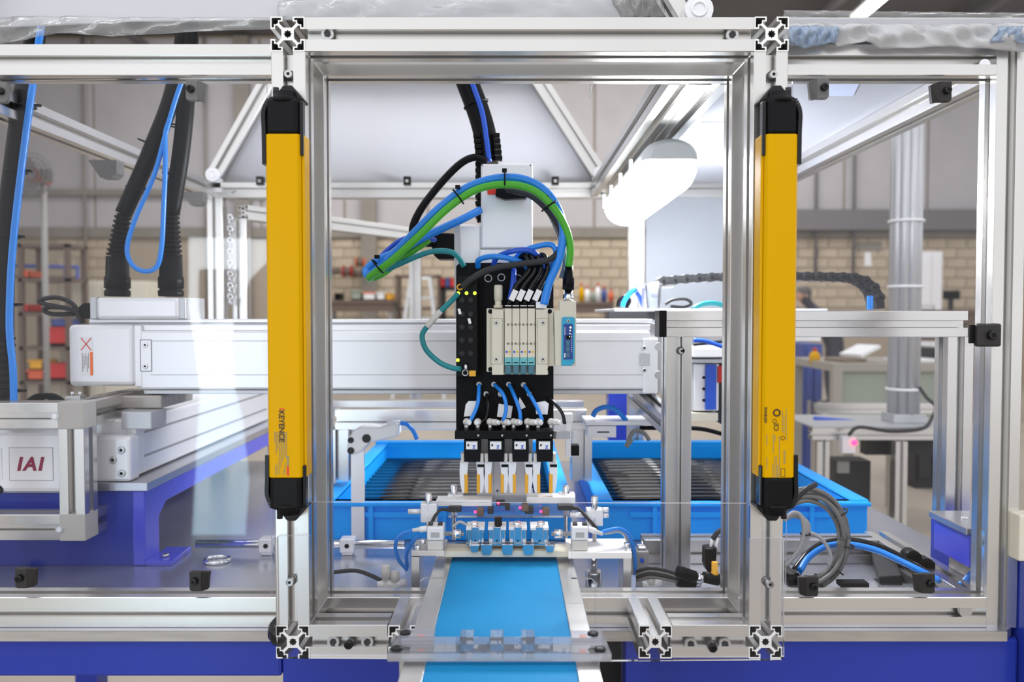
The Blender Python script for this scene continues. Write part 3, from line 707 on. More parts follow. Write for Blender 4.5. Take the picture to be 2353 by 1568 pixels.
t = panel('clear panel right of the portal held by black clamps', [(1822, 186), (2292, 190), (2258, 1372), (1806, 1376)], ((1886, 207, 1, YW, 'clamp_grey'), (2166, 214, 1, YW, 'clamp_dark'), (1862, 1345, 1), (2128, 1338, 1)))
q = M(); c = P(2264, 770, YW); q.box(c+V((-.016, -.010, -.015)), c+V((.016, 0, .015))); o = q.build('clamp', 'clamp_dark', t, bevel=.003); hexbolt(c+V((.002, -.010, 0)), (0, -1, 0), .006, o, 'bolt', 'black_gloss', .006)
q = M(); c = P(2234, 768, YW); q.box(c+V((-.005, -.004, -.012)), c+V((.005, 0, .012))); q.build('clamp_tab', 'black', t)
# front splash panel with the step-shaped cut-out for the conveyor
YS = YF-.006
sp = thing('splash_panel', 'clear stepped guard panel across the lower portal around the conveyor', 'clear panel', P(1176, 1518, YS))
poly = [(712, 1155), (1716, 1158), (1724, 1164), (1724, 1238), (1802, 1238), (1802, 1510), (1795, 1518), (1402, 1521), (1368, 1521), (1368, 1340), (1360, 1332), (1313, 1331), (1313, 1256), (1306, 1250), (1022, 1250), (1022, 1330), (975, 1330), (965, 1338), (965, 1516), (650, 1514), (636, 1504), (632, 1240), (638, 1233), (712, 1232)]
q = M(); q.pprism(poly, YS, .005, 0, 1); q.build('sheet', ['clear', 'clear_edge'], sp)
# black cable knob peeking out beside the lower left corner
q = M(); c = P(628, 1450, 1.0); q.lathe(c+V((-.004, 0, 0)), c+V((.012, 0, 0)), [(0, .010), (.4, .017), (1, .017)], 20); q.lathe(c+V((.012, 0, 0)), c+V((.022, 0, 0)), [(0, .006), (1, .006)], 12)
tag(q.build('knob', 'black_gloss'), 'round black knob beside the lower left corner bar', 'knob')
# ================================================================ light curtains
def curtain(side, lab):
    L = side < 0
    Y = .938; x0, x1 = (608, 689) if L else (1760, 1836)
    c = P((x0+x1)/2, 1190, Y)
    t = thing('light_curtain', lab, 'light curtain', c, 'yellow safety light curtains on the portal posts')
    sh = 5 if L else -6                                   # pixels the foot moves with the pitch of the lens
    X0, X1 = P(x0, 307, Y).x, P(x1, 307, Y).x
    zt, z1, z0, zb = P(650, 226, Y).z, P(650, 307, Y).z, P(650, 1099, Y).z, P(650, 1172, Y).z
    def sect(g=0.0, f=0.0): return [(X0-g, Y+.004), (X0+.003-g, Y-f), (X1-.003+g, Y-f), (X1+g, Y+.004), (X1+g, Y+.031+f), (X0-g, Y+.031+f)]
    def bar(a, e, g=0.0, f=0.0):
        q = M(); q.prism([(u, v, a) for u, v in sect(g, f)], (0, 0, e-a)); return q
    body = bar(z0, z1).build('body', 'yellow', t, bevel=.0012)
    # second facet of the housing facing the opening
    xs = X1 if L else X0; s = 1 if L else -1
    q = M(); q.box((xs, Y+.006, z0), (xs+s*.0035, Y+.030, z1)); q.build('side_facet', 'yellow', t, bevel=.001)
    q = bar(z1, zt, -.0015, .0005); q.build('end_cap', 'black', t, bevel=.003)
    q = bar(zb, z0, -.0008, .0005); q.build('end_cap', 'black', t, bevel=.003)
    # bracket arms: outer strap bowed off the cap, inner short strap, collars and post screws
    xo = X0 if L else X1; so = -1 if L else 1
    for (za, ze, up) in ((z1-.034, zt-.002, 1), (z0+.026, zb+.004, -1)):
        q = M(); pth = [(xo+so*.0015, Y+.010, za), (xo+so*.0018, Y+.010, (za+ze)/2), (xo+so*.002, Y+.010, ze-up*.012), (xo-so*.004, Y+.010, ze+up*.001), (xo-so*.012, Y+.012, ze+up*.004)]
        p_ = smooth_path(pth, 5)
        for a, e in zip(p_[:-1], p_[1:]): q.obox(a, e, .016, .0045, (1, 0, 0) if abs((e-a).z) > abs((e-a).x) else (0, 0, 1))
        q.build('bracket_arm', 'black_gloss', t)
        q = M(); q.box((xs-s*.0005, Y+.002, za+up*.010 if up > 0 else za-.012), (xs+s*.003, Y+.014, ze)); q.build('inner_strap', 'black_gloss', t, bevel=.001)
        xm = (X0+X1)/2
        q = M(); q.lathe((xm, Y+.016, ze-up*.001), (xm, Y+.016, ze+up*.012), [(0, .019), (.35, .019), (.5, .015), (1, .013)], 24); q.build('collar', 'black', t)
        q = M(); q.prism([(xm+s*a, Y+.012, ze+up*e) for a, e in ((-.016, .004), (.021, .002), (.022, .004), (.008, .020), (-.002, .020), (-.008, .012))], (0, .022, 0)); q.build('post_clip', 'black_gloss', t, bevel=.001)
        q = M(); q.cyl((xm-s*.010, Y+.012, ze+up*.008), (xm-s*.010, Y+.012, ze+up*.017), .0035, None, 10); q.build('screw', 'black_gloss', t)
    # prints on the face
    yf = Y-.0003
    if L:
        o = P(645, 936, yf); text('brand_print', 'KEYENCE', .0086, P(641, 943, yf), (0, 0, -1), (1, 0, 0), 'print_black', t, .0002)
        q = M(); a = P(642, 939, yf); q.add([a, a+V((.0055, 0, .0)), a+V((.0060, 0, -.0022)), a+V((.003, 0, -.0008)), a+V((.0, 0, -.0022))], [(0, 1, 2, 3, 4)]); q.build('brand_accent', 'print_red', t)
        q = M(); rr = random.Random(3)
        for k, (xx, ya, ye) in enumerate(((630, 993, 1018), (633.5, 993, 1045), (637, 993, 1035), (641, 993, 1090), (645, 993, 1075), (649, 993, 1060), (653, 993, 1050), (657, 993, 1055), (632, 1070, 1092), (636, 1064, 1092), (654, 1064, 1090), (650, 1080, 1092))):
            y = ya
            while y < ye:
                w = rr.uniform(2, 7); a = P(xx, y, yf); e = P(xx+2.1, min(ye, y+w), yf); q.add([a, (e.x, yf, a.z), e, (a.x, yf, e.z)], [(0, 1, 2, 3)]); y += w+1.4
        q.build('label_print', 'print_grey', t)
        q = M(); a, e = P(659, 1072, yf), P(664, 1093, yf); q.add([a, (e.x, yf, a.z), e, (a.x, yf, e.z)], [(0, 1, 2, 3)]); q.build('red_mark', 'print_red', t)
        q = M(); a, e = P(659, 1048, yf), P(664, 1071, yf); q.add([a, (e.x, yf, a.z), e, (a.x, yf, e.z)], [(0, 1, 2, 3)]); q.build('grey_mark', 'print_grey', t)
    else:
        q = M(); a = P(1785, 949, yf); q.ring(a, (0, 1, 0), .0036, .0009, 20, 4); q.ring(P(1780, 968, yf), (0, 1, 0), .0022, .0003, 16, 4); q.ring(P(1799, 1007, yf), (0, 1, 0), .0022, .0003, 16, 4)
        for xa_, xe_, ya_, ye_ in ((1794, 1804, 1077, 1078), (1794, 1804, 1095, 1096), (1794, 1795, 1077, 1096), (1803, 1804, 1077, 1096)):
            u, v = P(xa_, ya_, yf), P(xe_, ye_, yf); q.add([u, (v.x, yf, u.z), v, (u.x, yf, v.z)], [(0, 1, 2, 3)])
        q.build('mark_print', 'print_black', t)
        text('ce_print', 'CE', .0075, P(1789, 991, yf), (0, 0, 1), (-1, 0, 0), 'print_black', t, .0001)
        text('brand_print', 'KEYENCE', .0042, P(1762, 972, yf), (0, 0, 1), (-1, 0, 0), 'print_black', t, .0001)
        q = M(); rr = random.Random(5)
        for k, (xx, ya, ye) in enumerate(((1776, 998, 1042), (1780, 1000, 1014), (1790, 1003, 1096), (1797, 945, 995), (1801, 955, 998), (1806, 941, 1012), (1775, 1066, 1097), (1779, 1048, 1098), (1783, 1050, 1098), (1786, 1070, 1098), (1761, 1000, 1025), (1761, 1052, 1078))):
            y = ya
            while y < ye:
                w = rr.uniform(2, 7); a = P(xx, y, yf); e = P(xx+1.9, min(ye, y+w), yf); q.add([a, (e.x, yf, a.z), e, (a.x, yf, e.z)], [(0, 1, 2, 3)]); y += w+1.4
        for k in range(9):
            a = P(1800+(k % 2)*.8, 1036+k*3.6, yf); e = P(1805, 1038+k*3.6, yf); q.add([a, (e.x, yf, a.z), e, (a.x, yf, e.z)], [(0, 1, 2, 3)])
        q.build('label_print', 'print_grey', t)
curtain(-1, 'yellow light curtain bar on the left portal post'); curtain(1, 'yellow light curtain bar on the right portal post')
# ================================================================ closed sealed lamp under the lamp rail
lp = thing('sealed_lamp', 'glowing sealed strip lamp hanging under the roof rail', 'lamp', (.262, 1.66, P(1545, 365, 1.36).z))
xl, y0, y1 = .262, 1.36, 1.95; z0 = P(1545, 306, 1.36).z-.004
def ushape(w, h, zc, n=10, flat=.35):       # half-round cross section, round below
    return [(w*math.cos(math.pi*k/n), zc-h*math.sin(math.pi*k/n)) for k in range(n+1)]
def sweep(name, m, w, h, zc, ya, ye, capz, par, taper=.02, lower=True):
    q = M(); secs = [(ya, .72), (ya+taper*.4, .93), (ya+taper, 1.0), (ye-taper, 1.0), (ye-taper*.4, .93), (ye, .72)]; n = 12; ring = []
    for y, s in secs:
        base = len(q.v)
        for k in range(n+1):
            an = math.pi*k/n; cx = w*s*math.cos(an); cz = (h*s)*math.sin(an)**.8
            q.v.append(V((xl+cx, y, zc-cz if lower else zc+cz)))
        ring.append(base)
    for a, c in zip(ring[:-1], ring[1:]):
        for k in range(n): q.f.append([a+k, a+k+1, c+k+1, c+k]); q.mi.append(0); q.sm.append(True)
        q.f.append([a, c, c+n, a+n]); q.mi.append(0); q.sm.append(False)
    for a in (ring[0], ring[-1]): q.f.append([a+k for k in range(n+1)]); q.mi.append(0); q.sm.append(False)
    return q.build(name, m, par)
zc = P(1545, 365, 1.36).z
sweep('housing', 'lamp_body', .047, z0-zc, zc, y0, y1, 0, lp, .03, False)
sweep('diffuser', 'lamp_glow', .052, .052, zc-.0004, y0+.012, y1-.012, 0, lp, .05, True)
for y in (1.46, 1.60, 1.75, 1.88):
    for s in (-1, 1):
        q = M(); q.box((xl+s*.050, y, zc-.012), (xl+s*.056, y+.014, zc+.018)); q.build('clip', 'lamp_body', lp, bevel=.001)
for y in (1.48, 1.82):
    q = M(); q.box((xl-.014, y, z0-.004), (xl+.014, y+.02, ZT-.0405)); q.build('mounting_bracket', 'steel', lp)
# ================================================================ long horizontal actuator (X axis)
YX = 1.40
xx_ = thing('long_actuator', 'long silver linear actuator spanning the cell horizontally', 'linear actuator', P(830, 905, YX))
q = M(); q.rbox(318, 760, 1494, 896, YX, .12); bd = q.build('body', 'silver', xx_, bevel=.004)
q = M(); q.rbox(300, 747, 1494, 760, YX+.006, .11); q.build('upper_channel', 'silver', xx_, bevel=.001)
q = M(); q.rbox(205, 734, 1500, 742, YX+.014, .09); q.build('top_strip', 'silver', xx_, bevel=.001)
q = M(); q.rbox(205, 743, 1500, 747, YX+.020, .09); q.build('strip_gap', 'silver_grey', xx_)
q = M(); q.rbox(330, 897, 1494, 906, YX+.004, .11); q.build('lower_channel', 'silver_grey', xx_, bevel=.001)
for y in (783, 861):
    q = M(); q.rbox(346, y, 1492, y+1.6, YX-.0006, .001); q.build('groove_line', 'alu_dark', bd)
q = M(); q.rbox(156, 746, 308, 888, YX-.003, .12); q.build('end_cover', 'silver', xx_, bevel=.008, seg=3)
q = M(); q.rbox(308, 748, 326, 890, YX-.001, .12); q.build('joint_cover', 'silver', xx_, bevel=.002)
q = M(); q.rbox(323, 782, 347, 853, YX-.0025, .003); cpn = q.build('cover_plate', 'silver', xx_, bevel=.0006)
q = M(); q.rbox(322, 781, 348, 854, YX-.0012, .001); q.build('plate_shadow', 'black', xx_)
for y in (793, 842): hexbolt(P(334, y, YX-.0025), (0, -1, 0), px(6, YX), cpn, 'screw', 'chrome', .002)
q = M(); q.rbox(1478, 778, 1512, 905, YX-.004, .12); ep = q.build('end_plate', 'silver', xx_, bevel=.002)
for y in (800, 851): hexbolt(P(1480, y, YX-.004), (0, -1, 0), px(5.5, YX), ep, 'screw', 'chrome', .003)
q = M(); q.rbox(1471, 811, 1494, 841, YX-.0052, .002); q.build('notch_plate', 'silver_grey', ep, bevel=.0015)
q = M(); q.rbox(1512, 745, 1520, 905, YX+.01, .10); q.build('edge_strip', 'alu_dark', xx_)
# warning sticker
q = M(); q.rbox(185, 774, 213, 864, YX-.0036, .0005); st = q.build('sticker', 'paper', xx_)
q = M(); q.rbox(207, 809, 213, 863, YX-.0042, .0005); q.build('orange_stripe', 'orange', st)
q = M()
for a, e in (((186, 777), (209, 805)), ((209, 777), (186, 805))): q.obox(P(*a, YX-.0040), P(*e, YX-.0040), .0014, .0005, (0, 1, 0))
q.build('red_cross', 'print_red', st)
q = M()
for k in range(5): q.rbox(189+k*3.4, 812+(k % 2)*6, 190.4+k*3.4, 855-(k % 3)*8, YX-.0040, .0003)
q.build('sticker_print', 'grey_plastic', st)
# carriage box with the two cable boots on the left end
mb = thing('carriage_box', 'silver carriage box on the left end of the long actuator', 'carriage', P(320, 735, YX))
q = M(); q.rbox(220, 684, 410, 734, YX-.001, .10); q.build('cover', 'silver', mb, bevel=.006, seg=3)
q = M(); q.rbox(206, 683, 222, 734, YX+.004, .09); q.build('end_cap', 'silver_grey', mb, bevel=.002)
q = M(); q.rbox(410, 684, 426, 734, YX+.004, .09); q.build('end_cap', 'silver_grey', mb, bevel=.002)
q = M(); q.pprism([(180, 705), (190, 697), (206, 696), (206, 732), (186, 733), (178, 718)], YX+.015, .05); q.build('plug', 'black', mb, bevel=.002)
def boot(xb, yb, xt, yt, xt2, yt2, lab, tie_ys):
    t = thing('cable_conduit', lab, 'cable conduit', P(xb, yb, YX+.05)); Yb = YX+.045
    a, m_, e = P(xb, yb, Yb), P(xb, 590, Yb), P(xt, yt, Yb)
    q = M(); q.lathe(a, m_, [(0, .0205), (.05, .0215), (.15, .0215), (.16, .019), (.20, .019), (.21, .0215), (.48, .0215), (.50, .0195), (1, .0185)], 24)
    q.build('boot', 'black', t)
    q = M(); pr_ = []
    for k in range(9):
        f = k/9; r = .0185-.005*f
        pr_ += [(f, r), (f+.055, r), (f+.06, r-.0035), (f+.105, r-.0035)]
    q.lathe(m_, e, pr_+[(1, .0125)], 22); q.build('ribbed_sleeve', 'black', t)
    q = M(); q.tube([e, (e+P(xt2, yt2, Yb))/2+V((.004, 0, 0)), P(xt2, yt2, Yb), P(xt2+(xt2-xt)*.35, -40, Yb+.03)], .0145, 14, 0, 8); q.build('corrugated_hose', 'black', t)
    for x, y in tie_ys:
        c = P(x, y, Yb); d = (P(xt2, yt2, Yb)-e).normalized(); q = M(); q.ring(c, d, .0152, .0016, 20, 6); q.box(c+V((.013, -.008, -.003)), c+V((.022, -.002, .003))); q.build('cable_tie', 'black', t)
boot(270, 682, 284, 492, 402, 196, 'left of the two black cable conduits rising from carriage box', ((338, 328), (310, 436)))
boot(393, 682, 393, 492, 430, 196, 'right of the two black cable conduits rising from carriage box', ((395, 400), (405, 290)))
q = M(); q.tube(pts(((432, 150), (408, 215), (384, 295), (355, 400), (312, 500), (292, 570), (305, 610), (336, 624), (362, 610), (372, 560), (376, 480), (380, 380), (380, 310), (390, 275)), YX+.012), px(5.5, YX), 10)
tag(q.build('air_hose', 'cable_blue'), 'blue air hose looping between the two black conduits', 'hose')
q = M(); q.tube(pts(((190, 742), (168, 700), (130, 684), (92, 690), (100, 698), (150, 708), (185, 716)), YX+.02), px(5.5, YX), 8); q.tube(pts(((186, 735), (165, 712), (120, 706), (100, 712), (120, 722), (170, 722)), YX+.03), px(5.5, YX), 8)
tag(q.build('plug_cable', 'charcoal'), 'dark looped cable at the plug of the carriage box', 'cable')
# left bundle at the picture edge
lb = thing('hose_bundle', 'thick black hose bundle along the left picture edge', 'hose bundle', P(8, 930, 1.33))
q = M(); q.tube(pts(((95, 20), (62, 180), (48, 260), (32, 380), (18, 500), (10, 640), (8, 780)), 1.33), .0150, 14); q.build('hose', 'black', lb)
a, e = P(8, 775, 1.33), P(6, 935, 1.33); q = M(); q.lathe(a, e, [(k/40, (.0175, .0175, .0145, .0145)[k % 4]) for k in range(41)], 20); q.build('ribbed_sleeve', 'black', lb)
q = M(); q.tube(pts(((100, 20), (74, 205), (62, 290), (48, 400), (32, 540), (24, 650), (22, 760), (30, 850), (32, 935)), 1.315), px(8, 1.315), 10); q.build('air_hose', 'cable_blue', lb)
for y, x in ((245, 56), (395, 35), (545, 18), (700, 14), (897, 22)):
    c = P(x, y, 1.33); q = M(); q.ring(c, (0.1, 0, 1), .0165, .0018, 20, 6); q.box(c+V((.018, -.01, -.002)), c+V((.030, -.004, .002))); q.build('cable_tie', 'black', lb)
# ================================================================ vertical actuator (Z axis) and its hoses
zx = thing('vertical_actuator', 'silver vertical actuator column carrying the tool plate', 'linear actuator', P(1165, 735, 1.31))
q = M(); q.rbox(1105, 376, 1224, 572, 1.315, .07); q.build('column', 'silver', zx, bevel=.003)
q = M(); q.rbox(1100, 573, 1228, 740, 1.312, .08); q.build('lower_column', 'silver', zx, bevel=.003)
q = M(); q.rbox(1056, 516, 1106, 735, 1.325, .06); q.build('motor_housing', 'silver', zx, bevel=.003)
q = M(); q.rbox(1044, 515, 1058, 730, 1.33, .05); q.build('housing_edge', 'silver_grey', zx)
q = M(); q.rbox(1120, 425, 1145, 447, 1.3125, .001); q.build('red_sticker', 'print_red', zx)
q = M(); q.rbox(1118, 436, 1212, 440, 1.3135, .001); q.build('face_groove', 'silver_grey', zx)
for x in (1108, 1219): hexbolt(P(x, 380, 1.315), (0, -1, 0), .0016, zx, 'screw', 'alu_dark', .001)
q = M(); q.pprism([(988, 540), (1010, 534), (1044, 536), (1044, 596), (1006, 596), (996, 586), (990, 560)], 1.33, .04); q.build('motor_plug', 'black', zx, bevel=.003)
q = M(); q.rbox(1096, 360, 1110, 510, 1.36, .02); 
for k in range(9): q.rbox(1092, 372+k*15, 1112, 380+k*15, 1.355, .03)
q.build('ribbed_guide', 'black', zx)
# black bracket behind the arch
q = M(); q.pprism([(1140, 432), (1180, 428), (1214, 440), (1210, 455), (1160, 458), (1138, 450)], 1.295, .018); q.build('hose_bracket', 'black', zx, bevel=.002)
ch = thing('main_conduit', 'black cable conduit coming down to the vertical actuator', 'cable conduit', P(1122, 376, 1.37))
q = M(); q.tube(pts(((1020, 60), (1058, 150), (1078, 200), (1102, 265), (1116, 320), (1120, 376)), 1.37), px(26, 1.37), 16); q.build('hose', 'black', ch)
q = M(); q.tube(pts(((1028, 60), (1068, 150), (1090, 205), (1108, 260), (1118, 320), (1124, 372)), 1.345), px(6, 1.345), 10); q.build('air_hose', 'cable_deep', ch)
c = P(1094, 240, 1.37); q = M(); q.ring(c, (.35, 0, -1), px(28, 1.37), .0016, 22, 6); q.build('cable_tie', 'black', ch)
for k in range(5):
    for s in (-1, 1):
        q = M(); c = P(1118+s*22+k*1.5, 312+k*13, 1.355); q.box(c+V((-.006, -.006, -.0035)), c+V((.006, .01, .0035))); q.build('rib', 'black', ch, bevel=.001)
def cable(name, m, r, p, Y, lab, cat='cable', grp=None, n=10, sub=8):
    q = M(); q.tube(pts(p, Y), r, n, 0, sub); return tag(q.build(name, m), lab, cat, grp)
cable('arch_cable', 'cable_blue', px(9.5, 1.24), ((1103, 483, 1.30), (1060, 505, 1.28), (985, 540, 1.27), (920, 575, 1.25), (866, 600, 1.25), (842, 622, 1.245), (848, 632, 1.235), (876, 612, 1.225), (940, 548, 1.222), (1010, 478, 1.222), (1080, 428, 1.222), (1160, 408, 1.222), (1225, 420, 1.222), (1270, 460, 1.222), (1294, 520, 1.225), (1286, 590, 1.225), (1262, 650, 1.225), (1250, 700, 1.225)), 1.24, 'thick blue air hose arching over the vertical actuator', 'hose')
cable('arch_cable', 'cable_green', px(8.5, 1.24), ((985, 552, 1.28), (930, 590, 1.26), (880, 628, 1.25), (850, 640, 1.235), (858, 630, 1.222), (900, 600, 1.215), (960, 545, 1.212), (1030, 478, 1.212), (1095, 436, 1.212), (1165, 424, 1.212), (1225, 437, 1.214), (1270, 475, 1.216), (1298, 520, 1.22), (1310, 565, 1.225), (1307, 612, 1.232)), 1.22, 'green bus cable arching below the thick blue hose')
cable('arch_cable', 'charcoal', px(7, 1.24), ((1165, 436, 1.262), (1215, 448, 1.25), (1255, 480, 1.245), (1285, 525, 1.235), (1290, 565, 1.232), (1262, 597, 1.222), (1200, 606, 1.218), (1130, 618, 1.218), (1085, 640, 1.22), (1062, 660, 1.225)), 1.22, 'dark grey cable inside the arch running to the connector block')
cable('arch_cable', 'cable_grey', px(6, 1.24), ((1180, 440, 1.28), (1235, 455, 1.262), (1262, 490, 1.257), (1284, 540, 1.254), (1298, 600, 1.252), (1290, 640, 1.25)), 1.22, 'grey cable beneath the green bus cable at the arch')
cable('arch_cable', 'cable_deep', px(5.5, 1.24), ((860, 606, 1.262), (890, 575, 1.264), (925, 550, 1.264), (965, 545, 1.266), (1000, 552, 1.29)), 1.26, 'thin deep blue hose beside the folded end of the arch', 'hose')
cable('motor_cable', 'black', px(9, 1.30), ((1118, 372, 1.34), (1090, 362, 1.335), (1056, 378, 1.33), (1010, 425, 1.32), (965, 485, 1.31), (948, 530, 1.31), (962, 556, 1.32), (1000, 560, 1.335)), 1.3, 'thick black motor cable curving left of the actuator column')
cable('teal_cable', 'cable_teal', px(6.5, 1.25), ((872, 628, 1.25), (920, 606, 1.25), (985, 580, 1.25), (1030, 578, 1.25), (1052, 590, 1.255), (1066, 612, 1.262)), 1.25, 'teal cable running from the arch end to the plate top')
tc_ = thing('teal_loop_cable', 'teal cable looping out left of the black tool plate', 'cable', P(1000, 860, 1.24))
q = M(); q.tube(pts(((1052, 676, 1.235), (1035, 694), (1008, 720), (978, 755), (970, 775), (980, 805), (1010, 833), (1040, 846), (1058, 848, 1.235)), 1.24), px(6.2, 1.24), 10); q.build('sheath', 'cable_teal', tc_)
q = M(); q.tube(pts(((1013, 715), (995, 735), (981, 752)), 1.2395), px(7, 1.24), 10); q.build('marker_sleeve', 'fitting', tc_)
for (x, y, dx, Yt, lab) in ((1160, 414, (1, 0, 0), 1.217, 'black cable tie around the arch at its top'), (1053, 452, (1, 0, .75), 1.217, 'black cable tie on the rising left part of arch'), (1262, 474, (.7, 0, -1), 1.222, 'black cable tie on the right shoulder of the arch'), (868, 612, (1, 0, .8), 1.222, 'black cable tie at the folded left end of arch')):
    c = P(x, y, Yt); q = M(); q.ring(c, dx, px(20, Yt), .0013, 22, 6); q.box(c+V((-.004, -.006, px(17, Yt))), c+V((.003, .001, px(25, Yt)))); tag(q.build('cable_tie', 'black'), lab, 'cable tie')
# ================================================================ tool plate with its blocks
TP = 1.27
tp = thing('tool_plate', 'black tool plate hanging on the vertical actuator', 'mounting plate', P(1160, 1000, TP))
q = M(); q.pprism([(1048, 612), (1056, 604), (1272, 604), (1272, 1000), (1048, 1000)], TP, .012); q.build('plate', 'black_plate', tp, bevel=.0012)
for x, y in ((1122, 640), (1152, 638), (1190, 640)):
    q = M(); c = P(x, y, TP-.001); q.ring(c, (0, 1, 0), px(8, TP), .0009, 16, 6); q.build('fitting_ring', 'silver_grey', tp)
for x, y in ((1101, 883), (1135, 883), (1169, 883), (1203, 884), (1117, 905), (1150, 905), (1216, 905)):
    c = P(x, y, TP); q = M(); q.cyl(c, c+V((0, -.006, 0)), px(6.2, TP), None, 8); q.cyl(c+V((0, -.006, 0)), c+V((0, -.010, 0)), px(4, TP), None, 12, 1); q.build('port_fitting', ['silver_grey', 'alu_dark'], tp)
# small blue hoses from ports to grippers
for i, (p, w) in enumerate(((((1101, 884, 1.262), (1099, 920, 1.245), (1092, 945, 1.24), (1079, 970, 1.236)), 'first'), (((1136, 884, 1.262), (1155, 905, 1.24), (1163, 935, 1.235), (1157, 968, 1.235)), 'second'), (((1170, 884, 1.262), (1184, 915, 1.242), (1194, 945, 1.238), (1196, 970, 1.238)), 'third'), (((1205, 886, 1.262), (1222, 915, 1.245), (1238, 945, 1.24), (1246, 968, 1.236)), 'fourth'))):
    cable('gripper_hose', 'cable_blue', px(4.6, 1.24), p, 1.24, w+' small blue hose from the left below the valve block', 'hose', 'small blue gripper hoses', 8, 6)
cable('gripper_cable', 'black_gloss', px(4, 1.24), ((1118, 906, 1.262), (1122, 930, 1.25), (1118, 960, 1.25), (1104, 972, 1.245)), 1.24, 'thin black hose between first and second blue gripper hoses', 'hose')
cable('gripper_cable', 'black_gloss', px(4, 1.24), ((1258, 915, 1.262), (1275, 928, 1.25), (1292, 950, 1.245), (1298, 975, 1.24)), 1.24, 'thin black hose bending outward right of the tool plate', 'hose')
for i, (poly, lab) in enumerate((([(1070, 930), (1077, 922), (1094, 922), (1088, 956), (1066, 958)], 'blank white cable flag behind the first blue gripper hose'), ([(1146, 928), (1178, 934), (1174, 962), (1142, 958)], 'printed white cable flag behind the second blue gripper hose'), ([(1194, 913), (1208, 936), (1196, 942), (1190, 930)], 'small tilted white flag behind the third blue gripper hose'), ([(1230, 926), (1252, 922), (1261, 928), (1258, 953), (1232, 952)], 'white cable flag behind the fourth blue gripper hose'))):
    q = M(); q.pprism(poly, 1.252, .0008); o = tag(q.build('cable_flag', 'paper'), lab, 'cable label')
# connector block (left)
cb = thing('connector_block', 'black sensor connector block with lit green indicators', 'connector block', P(1076, 868, 1.245))
q = M(); q.pprism([(1048, 638), (1054, 634), (1096, 634), (1098, 640), (1098, 868), (1048, 868)], 1.245, .025); q.build('body', 'black', cb, bevel=.002)
for y in (690, 722, 752, 782, 812):
    for x in (1062, 1082):
        c = P(x, y, 1.245); q = M(); q.cyl(c, c+V((0, -.004, 0)), px(8, 1.245), None, 14); q.cyl(c+V((0, -.004, 0)), c+V((0, -.0055, 0)), px(5, 1.245), None, 12, 1); q.build('socket', ['black_soft', 'black_gloss'], cb)
for x, y in ((1053, 674), (1072, 674), (1091, 674), (1052, 828)):
    c = P(x, y, 1.2445); q = M(); q.sph(c, px(4, 1.24), 10, 6, 0, (1, .4, 1)); q.build('indicator', 'led_green', cb)
q = M(); q.ring(P(1057, 660, 1.243), (0, 1, 0), px(6, 1.24), .0012, 14, 6); q.build('brass_ring', 'pad_orange', cb)
q = M(); q.rbox(1078, 852, 1093, 865, 1.243, .003); q.build('amber_tab', 'pad_orange', cb)
q = M(); c = P(1069, 857, 1.244); q.ring(c, (0, 1, 0), px(6.5, 1.24), .0007, 18, 6); q.build('white_ring', 'white', cb)
q = M(); a, e = P(1071, 836, 1.240), P(1070, 850, 1.236); q.cyl(a, e, px(4, 1.24), None, 12); q.build('metal_plug', 'chrome', cb)
for x, y in ((1056, 716), (1079, 738)):
    q = M(); c = P(x, y, 1.238); q.obox(c+V((-.001, 0, .004)), c+V((.001, 0, -.004)), .004, .004, (0, 1, 0)); q.build('white_tag', 'paper', cb)
# valve manifold
VM = 1.228
vm = thing('valve_manifold', 'cream pneumatic valve manifold on the black tool plate', 'valve manifold', P(1195, 862, VM))
q = M(); q.pprism([(1118, 709), (1272, 709), (1272, 842), (1260, 842), (1260, 861), (1132, 861), (1132, 855), (1118, 855)], VM+.012, .030); q.build('base', 'cream', vm, bevel=.0008)
for x0, x1 in ((1131, 1158), (1232, 1259)):
    q = M(); q.rbox(x0-.5, 712, x1-.5, 862, VM, .013); o = q.build('end_block', 'cream', vm, bevel=.0008)
    q = M()
    X0, X1 = (1126.5, 1154) if x0 < 1200 else (1234, 1261)
    for u in ((X0, 732, X0+.7, 837), (X1, 732, X1+.7, 837), (X0, 731.5, X1, 732.2), (X0, 836.5, X1, 837.2)): q.rbox(*u, VM-.0003, .0004)
    q.build('plate_outline', 'cream_line', o)
    for y in (742, 826): hexbolt(P((X0+X1)/2, y, VM), (0, -1, 0), px(5, VM), o, 'screw', 'bolt', .0012)
for k in range(4):
    x = 1159.5+k*17.6
    q = M(); q.rbox(x, 709, x+16.6, 822, VM-.001, .014); o = q.build('valve', 'cream', vm, bevel=.0006)
    q = M(); q.rbox(x, 822, x+16.6, 840, VM-.0012, .014); q.build('teal_cover', 'teal_plastic', o, bevel=.0005)
    q = M(); q.rbox(x+1.2, 841, x+15.6, 861, VM-.0025, .014); q.build('manual_button', 'teal_dark', o, bevel=.0015)
    q = M(); q.rbox(x+3, 833, x+13.6, 835, VM-.0015, .0005); q.build('slot_mark', 'black', o)
    for xx, cm in ((4.5, 'cable_deep'), (11.5, 'pad_orange')):
        q = M(); c = P(x+xx, 809, VM-.001); q.cyl(c, c+V((0, -.0005, 0)), px(2.6, VM), None, 12); q.build('indicator_dot', cm, o)
    for y in (746, 790):
        q = M(); c = P(x+8, y, VM-.001); q.cyl(c, c+V((0, -.0006, 0)), px(2.6, VM), None, 12); q.build('screw', 'cream_line', o)
        c = P(x+16.8, y, VM-.0012); q = M(); q.ring(c, (0, 1, 0), px(2.4, VM), .0004, 12, 5); q.build('latch_ring', 'cream_line', o)
    q = M(); q.rbox(x, 700, x+16.5, 709, VM+.004, .014); q.build('hose_port', 'black', o)
    q = M(); q.rbox(x+1, 702, x+15.5, 704, VM+.003, .014); q.build('port_ring', 'white', o)
